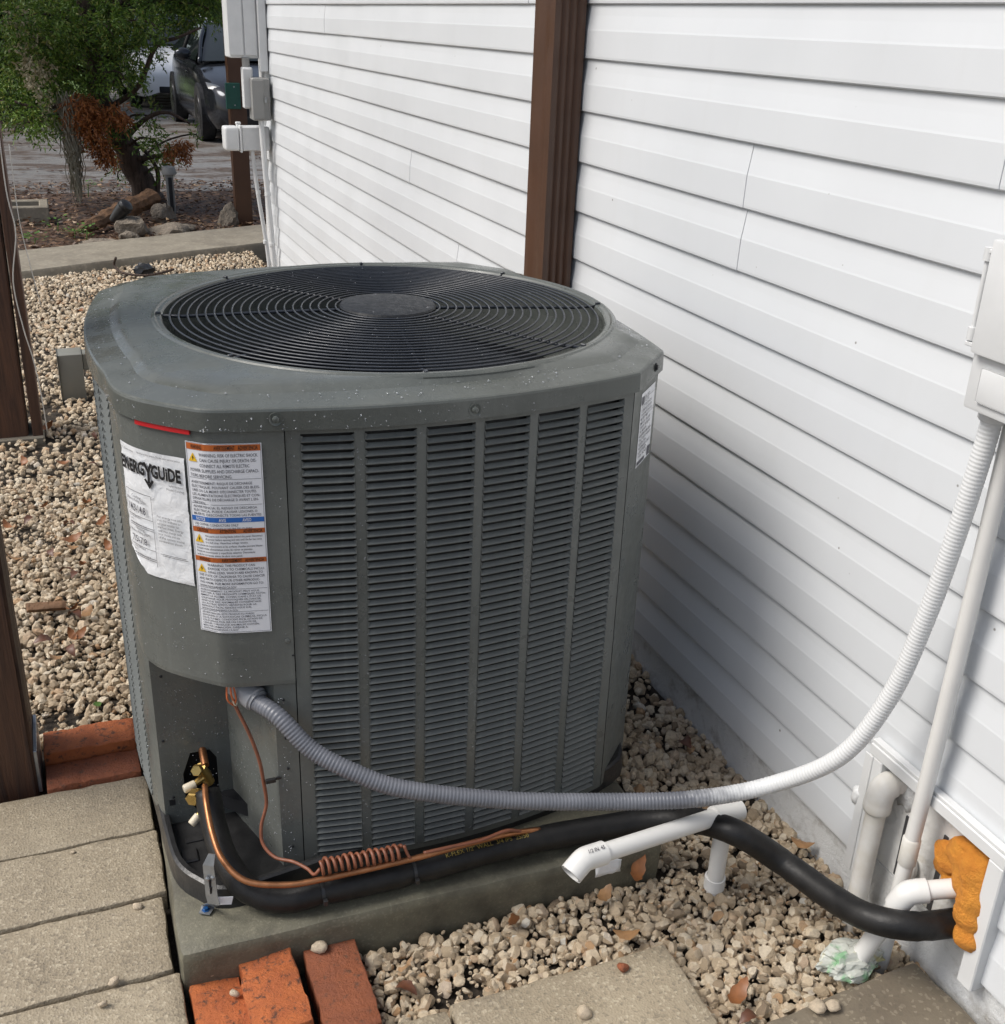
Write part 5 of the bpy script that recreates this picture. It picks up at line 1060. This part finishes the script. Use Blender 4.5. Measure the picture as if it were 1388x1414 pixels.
rg0 = np.random.default_rng(3); cl = [(tuple(jp(px, py, 10.35 + rg0.uniform(-.45, .35))), r * PXM * .93) for px, py, r in green]
for c0_, r_ in cl:
    c0_ = Vector(c0_); a_ = min(tr, key=lambda q: (q - c0_).length + max(0, q.z - c0_.z + .1) * 2); P = cat([a_, a_.lerp(c0_, .5) + Vector((0, 0, .06)), c0_, c0_ + (c0_ - a_).normalized() * r_ * .6 - Vector((0, 0, .08))], 4); MB().tube(P, [.011 * (1 - .8 * i / len(P)) + .0015 for i in range(len(P))], 5).build('branch', mt['bark'], jt, smooth=True)
hi = [((.3 + 1.1 * math.sin(i * 2.1), 10.3 + .7 * math.cos(i * 1.7), 1.85 + .23 * i), .42) for i in range(9)]
V, F = sprays(cl, 225, .038, .12, -.5, 1, wid=.17); mk('crown', V, F, mt['juniper'], jt)
V, F = sprays(hi, 90, .075, .16, -.3, 2); mk('crown', V, F, mt['juniper'], jt)
dead = [(102, 148, 13), (114, 138, 12), (118, 155, 13), (127, 168, 12), (120, 175, 11), (135, 190, 11), (143, 205, 10), (150, 212, 8), (160, 150, 11), (168, 158, 7), (245, 205, 11), (250, 195, 7), (138, 150, 8)]
V, F = sprays([(tuple(jp(px, py, 9.95)), r * PXM * 1.25) for px, py, r in dead], 380, .042, .10, -1.9, 4, wid=.13); mk('dead_sprays', V, F, mt['deadspray'], jt)
pale = [(25, 30, 10), (45, 45, 12), (35, 60, 9), (45, 85, 12), (55, 95, 12), (40, 100, 9), (60, 125, 9), (48, 112, 8), (75, 150, 7)]
V, F = sprays([(tuple(jp(px, py, 9.9)), r * PXM) for px, py, r in pale], 260, .034, .08, -.2, 6, per=5, wid=.28); mk('pale_sprays', V, F, mt['pale'], jt)
# hanging grey moss
rg_ = np.random.default_rng(8); b = MB()
for k in range(170):
    px = 96 + rg_.normal() * 9; y = 10.0 + rg_.normal() * .06; z0 = jp(90, 165, 10)[2] + rg_.uniform(-.1, .22); ln_ = rg_.uniform(.3, 1.0) * (z0 - .06); x0 = jp(px, 180, y)[0]; xe = jp(106 + rg_.normal() * 4, 250, y)[0]; n = 9
    P = [(x0 + (xe - x0) * (i / n) ** .8 * (ln_ / z0) + .012 * math.sin(i * 1.7 + k), y + .012 * math.cos(i * 2.1 + k), z0 - ln_ * i / n) for i in range(n + 1)]; b.tube(P, .0038, 3, caps=False)
tag(tag(b.build('spanish_moss', mt['moss'], None), 'grey beard of moss hanging from the juniper to the litter', 'moss'), kind='stuff')
# litter of leaves over the planting bed
rg_ = np.random.default_rng(21); n = 9000; x = rg_.uniform(-2.5, 4.2, n); y = kerb_y(x) + .75 + rg_.random(n) ** 1.2 * (11.5 - kerb_y(x) - .75); ok = y > kerb_y(x) + .74; x, y = x[ok], y[ok]; n = len(x); V = np.zeros((n, 4, 3)); a = rg_.uniform(0, 6.28, n); L = rg_.uniform(.014, .034, n); W_ = L * rg_.uniform(.3, .5, n); tz = rg_.uniform(-.008, .012, (n, 4)); zz = .012 + rg_.random(n) * .035
for i, (u, v) in enumerate([(-1, 0), (0, -1), (1, 0), (0, 1)]): V[:, i, 0] = x + np.cos(a) * L * u - np.sin(a) * W_ * v; V[:, i, 1] = y + np.sin(a) * L * u + np.cos(a) * W_ * v; V[:, i, 2] = zz + tz[:, i]
o = mk('leaf_litter', V.reshape(-1, 3), np.arange(n * 4).reshape(-1, 4), mt['deadleaf']); tag(o, 'brown leaf litter covering the bed under the juniper', 'leaf litter', kind='stuff')
n = 3500; x = rg_.uniform(-3, 5, n); y = rg_.uniform(11.2, 19, n); keep = np.array([mnoise.noise(Vector((a_ * .55, b_ * 2.0, 3))) > .12 for a_, b_ in zip(x, y)]); x, y = x[keep], y[keep]; n = len(x); V = np.zeros((n, 4, 3)); a = rg_.uniform(0, 6.28, n); L = rg_.uniform(.02, .045, n); W_ = L * .45
for i, (u, v) in enumerate([(-1, 0), (0, -1), (1, 0), (0, 1)]): V[:, i, 0] = x + np.cos(a) * L * u - np.sin(a) * W_ * v; V[:, i, 1] = y + np.sin(a) * L * u + np.cos(a) * W_ * v; V[:, i, 2] = -.004 + rg_.random(n) * .012
tag(mk('leaf_litter', V.reshape(-1, 3), np.arange(n * 4).reshape(-1, 4), mt['deadleaf']), 'wet leaves scattered in streaks over the driveway', 'leaf litter', kind='stuff')
# shrubs and trees beyond the driveway
for k, (x, y, h, r, lab) in enumerate([(-5.2, 20.2, 3.6, 1.5, 'dark broad shrub far left beyond the driveway'), (-2.4, 19.8, 3.4, 1.4, 'dark shrub behind the gravel post beyond the driveway'), (-.35, 20.4, 3.8, 1.3, 'tall dark shrub behind the left half of the juniper'), (1.0, 23.0, 3.6, 1.0, 'dark shrub directly behind the juniper trunk'), (3.0, 28.2, 5.0, 1.9, 'big dark tree behind the white car'), (6.5, 28.5, 5.0, 2.0, 'far dark tree hidden mostly by the house corner')]):
    t_ = thing('background_shrub', lab, 'shrub', (x, y, 0), 'greenery beyond the driveway'); rg_ = np.random.default_rng(50 + k); cl = [((x + rg_.normal() * r * .45, y + rg_.normal() * r * .4, .35 + (h - .6) * rg_.random()), r * .36) for _ in range(22)]
    V, F = sprays(cl, 34, .16, .3, -.1, 60 + k, per=6, wid=.32); mk('crown', V, F, mt['bgleaf'], t_); MB().tube(cat([(x, y, -.05), (x + .1, y, h * .4), (x - .05, y + .1, h * .85)], 5), [.09 * (1 - .07 * i) for i in range(11)], 8).build('trunk', mt['bark'], t_, smooth=True)
# ------------------------------------------------------------------ bed things
lg = resample(cat([at(98, 323, 'z', .02), at(120, 313, 'z', .045), at(150, 300, 'z', .075), at(185, 285, 'z', .12), at(214, 272, 'z', .17)], 8), .03); n = len(lg); b = MB().tube(lg, [.018 + .052 * min(1, i / n * 1.8) for i in range(n)], 9)
V = np.array([np.array(v) + np.array(mnoise.noise_vector(Vector(v) * 9)) * .016 + np.array(mnoise.noise_vector(Vector(v) * 25)) * .012 for v in np.concatenate(b.V)])
tag(mk('fallen_log', V, b.F, mt['logwood'], None), 'weathered brown log lying against the juniper trunk', 'log')
sp2 = thing('garden_spotlight', 'small black garden spotlight with pale lens leaning on the log', 'light', at(160, 306, 'z', .08)); q0, q1 = at(156, 304, 'z', .12), at(172, 286, 'z', .22)
MB().tube([q0, q0.lerp(q1, .5), q1], [.03, .045, .055], 12).build('housing', mt['black'], sp2, smooth='auto'); dl = (q1 - q0).normalized(); MB().lathe([(.05, 0), (.054, .01), (.05, .03), (.03, .045), (.005, .05)], q1, dl, 16).build('lens_cap', mt['black'], sp2, smooth='auto')
rk = [((185, 318), (.13, .11, .13), 'jagged tan coral rock beneath the fallen log'), ((178, 330), (.07, .06, .06), 'small pale rock in front of the jagged tan rock'), ((236, 322), (.16, .10, .07), 'low flat rock beside the path light'), ((258, 318), (.07, .06, .05), 'small rock right of the low flat rock'), ((225, 298), (.09, .08, .12), 'upright rock between juniper trunk and path light'), ((314, 305), (.09, .07, .13), 'grey rock standing before the distant brown post'), ((140, 338), (.14, .08, .04), 'flat stone sunk at the concrete strip edge')]
for k, (p, s_, lab) in enumerate(rk):
    c = at(*p, 'z', s_[2] * .4); V, F = rock(3, c, s_, 30 + k, 12, .22); tag(mk('rock', V, F, mt['rock'], None, smooth='auto'), lab, 'rock', 'rocks round the juniper')
pl = thing('path_light', 'short grey path light with black slot beside the juniper', 'light', at(238, 296, 'z', 0)); c = at(238, 296, 'z', 0)
MB().tube([c, c + Vector((0, 0, .34))], .042, 4).build('housing', mt['greybox'], pl); MB().lathe([(.055, 0), (.06, .02), (.05, .06), (.01, .07)], c + Vector((0, 0, .32)), (0, 0, 1), 16).build('cap', mt['greybox'], pl, smooth='auto'); MB().box(c + Vector((-.014, -.046, .03)), c + Vector((.014, -.03, .30)), .002).build('slot', mt['dark'], pl)
c = at(28, 308, 'z', 0); kb = thing('edging_block', 'hollow concrete edging block behind the gravel post', 'concrete block', c)
for a_, b_ in (((-.25, 0, -.02), (.22, .07, .12)), ((-.25, .33, -.02), (.22, .40, .12)), ((.15, .0705, -.02), (.22, .3295, .12)), ((-.25, .0705, -.02), (-.18, .3295, .12))): MB().box(c + Vector(a_), c + Vector(b_), .008).build('side', mt['kerb'], kb)
MB().box(c + Vector((-.18, .07, -.02)), c + Vector((.15, .33, .07))).build('soil_fill', mt['soil'], kb)
for k, (p, h, lab) in enumerate([((120, 335), .11, 'bright green weed at the foot of the fallen log'), ((80, 322), .10, 'yellowish weed near the left end of the log'), ((122, 272), .14, 'green weed clump behind the hanging moss'), ((103, 330), .07, 'small weed just left of the bright green weed'), ((48, 338), .06, 'pale sprouting weed near the gravel post')]):
    c = at(*p, 'z', 0.); rg_ = np.random.default_rng(80 + k); V = []; F = []
    for i in range(26):
        a = rg_.uniform(0, 6.28); r_ = rg_.uniform(.02, .09); z = rg_.uniform(.2, 1) * h; L = rg_.uniform(.02, .045); d = Vector((math.cos(a), math.sin(a), .3)); s_ = Vector((-d.y, d.x, 0)) * L * .35; p0 = c + d * r_ + Vector((0, 0, z)); m = len(V); V += [tuple(p0), tuple(p0 + d * L * .5 + s_), tuple(p0 + d * L), tuple(p0 + d * L * .5 - s_)]; F.append((m, m + 1, m + 2, m + 3))
    t_ = thing('weed', lab, 'weed', c, 'weeds in the planting bed'); mk('leaves', V, F, mt['weed'], t_); MB().tube([c, c + Vector((.01, 0, h * .8))], .004, 6).build('stem', mt['weed'], t_)
V, F = rock(3, at(195, 373, 'z', .03), (.06, .05, .045), 77, 9, .35); tag(mk('debris_clump', V, F, mt['black'], None, smooth='auto'), 'black scrap of debris on gravel by the concrete strip', 'debris')
tag(MB().tube(resample(cat([at(160, 356, 'z', .10), at(158, 366, 'z', .04), at(170, 377, 'z', .02), at(205, 380, 'z', .02), at(240, 372, 'z', .02)], 6), .02), .008, 6).build('twig', mt['bark'], None, smooth=True), 'bent dark twig beside the black debris', 'twig')
# ------------------------------------------------------------------ fallen leaves and loose pebbles near the camera
def leaf_mesh(name, L, W, curl, fold, mat):
    V = []; F = []; n = 8
    for i in range(n + 1):
        t_ = i / n; w_ = W * math.sin(math.pi * min(1, t_ * .96 + .03)) ** .75 * (1 - .15 * math.sin(t_ * 19)); x = (t_ - .5) * L; z = curl * ((t_ - .5) ** 2) * L
        V += [(x, -w_, z + fold * w_), (x, 0, z), (x, w_, z + fold * w_)]
    for i in range(n):
        for j in range(2): a = i * 3 + j; F.append((a, a + 3, a + 4, a + 1))
    me = bpy.data.meshes.new(name); me.from_pydata(V, [], F); me.materials.append(mat); me.polygons.foreach_set('use_smooth', [True] * len(F)); me.update(); return me
lm = [leaf_mesh('leaf', .062, .014, 1.2, .3, mt['leafbrown']), leaf_mesh('leaf', .05, .013, -1.0, .4, mt['leafdark']), leaf_mesh('leaf', .055, .015, .8, -.2, mt['leaftan'])]
def leaf(px, py, z, k, rz, label, sc=1., tilt=.15, group='fallen leaves'):
    p = at(px, py, 'z', z); o = bpy.data.objects.new('fallen_leaf', lm[k]); COL.objects.link(o); o.location = p; o.rotation_euler = (tilt * math.sin(rz * 3), tilt * math.cos(rz * 5), rz); o.scale = (sc,) * 3; return tag(o, label, 'leaf', group)
leaf(1018, 1375, .026, 0, .55, 'brown oval leaf on gravel below the tee drain', 1.0)
leaf(712, 1276, .03, 0, 1.25, 'upright brown leaf leaning against the pad in the gravel', .9, .9)
leaf(945, 1022, .03, 1, 1.4, 'dark red-brown leaf in the shaded gravel by the wall', 1.1, .5)
leaf(1108, 1165, .03, 2, 2.3, 'tan leaf between the insulated pipe and the foundation', .9)
leaf(880, 1203, .04, 0, .8, 'brown leaf under the white tee pipe arm', 1.0, .5)
leaf(835, 1235, .03, 2, .6, 'tan leaf in gravel below the open pipe elbow', .8)
leaf(1035, 1402, .02, 1, .2, 'dark leaf at the front edge of the damp paver', .8)
leaf(865, 1290, .03, 2, -.4, 'wide tan leaf in the gravel behind the front paver', .9)
leaf(560, 1362, .02, 1, -.8, 'dark rotted leaf beside the dull brown-orange brick', .9)
o = MB().box((-.05, -.018, -.006), (.05, .018, .006), .004, 2, jit=.006).build('bark_chip', mt['logwood'], None, smooth='auto', origin=(0, 0, 0)); o.location = at(64, 838, 'z', .025); o.rotation_euler = (.15, .1, .1); tag(o, 'flat brown bark chip lying on the sunlit gravel', 'bark')
spots = [(100, 745, 0), (98, 755, 2), (70, 760, 1), (90, 785, 1), (105, 790, 1), (115, 780, 0), (150, 755, 0), (103, 845, 1), (100, 842, 0), (120, 845, 2), (60, 882, 1), (100, 878, 0), (110, 877, 0), (98, 895, 1), (75, 907, 2), (10, 727, 0), (40, 715, 1), (120, 695, 0), (130, 640, 1), (60, 700, 0), (70, 660, 2), (100, 480, 2), (60, 440, 1), (80, 420, 0), (110, 430, 0), (45, 520, 1), (35, 640, 0), (130, 600, 1), (65, 590, 0), (140, 720, 0), (25, 690, 1), (20, 770, 2), (95, 720, 1), (85, 640, 0)]
ordw = 'nearest second third fourth fifth sixth seventh eighth ninth tenth eleventh twelfth thirteenth fourteenth fifteenth sixteenth'.split(); cnt = [0, 0, 0]
for i, (px, py, k) in enumerate(sorted(spots, key=lambda q: -q[1])):
    cn_ = ('brown', 'dark red-brown', 'tan')[k]; leaf(px, py, .024, k, i * 1.7, f'{cn_} leaf on the sunlit gravel, {ordw[cnt[k]]} of its colour counting from the bricks', .7 + .3 * math.sin(i * 2.2) ** 2, .5, 'leaves on the sunlit gravel'); cnt[k] += 1
me = leaf_mesh('leaf', .022, .009, .5, .2, mt['weed']); o = bpy.data.objects.new('fallen_leaf', me); COL.objects.link(o); o.location = at(134, 973, 'z', .02); o.rotation_euler = (.3, .2, .6); tag(o, 'tiny bright green leaf on gravel behind the bricks', 'leaf')
for k, (px, py, z, r, lab, m_) in enumerate([(860, 1336, .031, .013, 'orange pebble on the front paver', 'brick2'), (807, 1398, .031, .014, 'pale pebble on the front paver near the frame edge', 'gravel'), (191, 1251, .031, .009, 'pale pebble on the joint of the second paver', 'gravel'), (158, 1355, .031, .010, 'pale pebble on the joint above the lowest paver', 'gravel'), (442, 1306, .036, .014, 'pointed pale pebble at the top of the dull brick', 'gravel'), (291, 1342, .02, .011, 'pale pebble on the low orange brick by the pad', 'gravel'), (325, 1372, .022, .009, 'small pebble beside the leaning bright brick', 'gravel'), (143, 1386, .031, .008, 'small pebble on the lowest visible paver', 'gravel'), (1130, 1390, .031, .017, 'tan pebble on the damp paver, larger of two', 'gravel'), (1148, 1388, .031, .014, 'tan pebble on the damp paver, smaller of two', 'gravel'), (100, 1177, .031, .005, 'tiny pebble on the joint of the upper paver', 'gravel')]):
    c = at(px, py, 'z', z + r * .55); V, F = rock(2, c, (r, r * .85, r * .7), 100 + k, 9, .05); tag(mk('pebble', V, F, mt[m_], None, smooth=True), lab, 'pebble', 'loose pebbles on pavers and bricks')
# torn packing label and offcut under the tee pipe arm
o = MB(); V = []; F = []
for i in range(7):
    for j in range(6): V.append((i * .009, .004 * mnoise.noise(Vector((i * .7, j * .6, 2))), j * .0085 * (1 - .05 * i) + (.004 * mnoise.noise(Vector((i * 2.1, 0, 5))) if j in (0, 5) else 0)))
for i in range(6):
    for j in range(5): a = i * 6 + j; F.append((a, a + 6, a + 7, a + 1))
p = at(822, 1212, 'y', 1.445); o = mk('torn_label', [(x + p.x, y + p.y, z + p.z) for x, y, z in V], F, mt['paper'], None, smooth=True); m = o.modifiers.new('thick', 'SOLIDIFY'); m.thickness = .001; tag(o, 'torn white label scrap leaning on the pad beneath the tee pipe arm', 'label scrap')
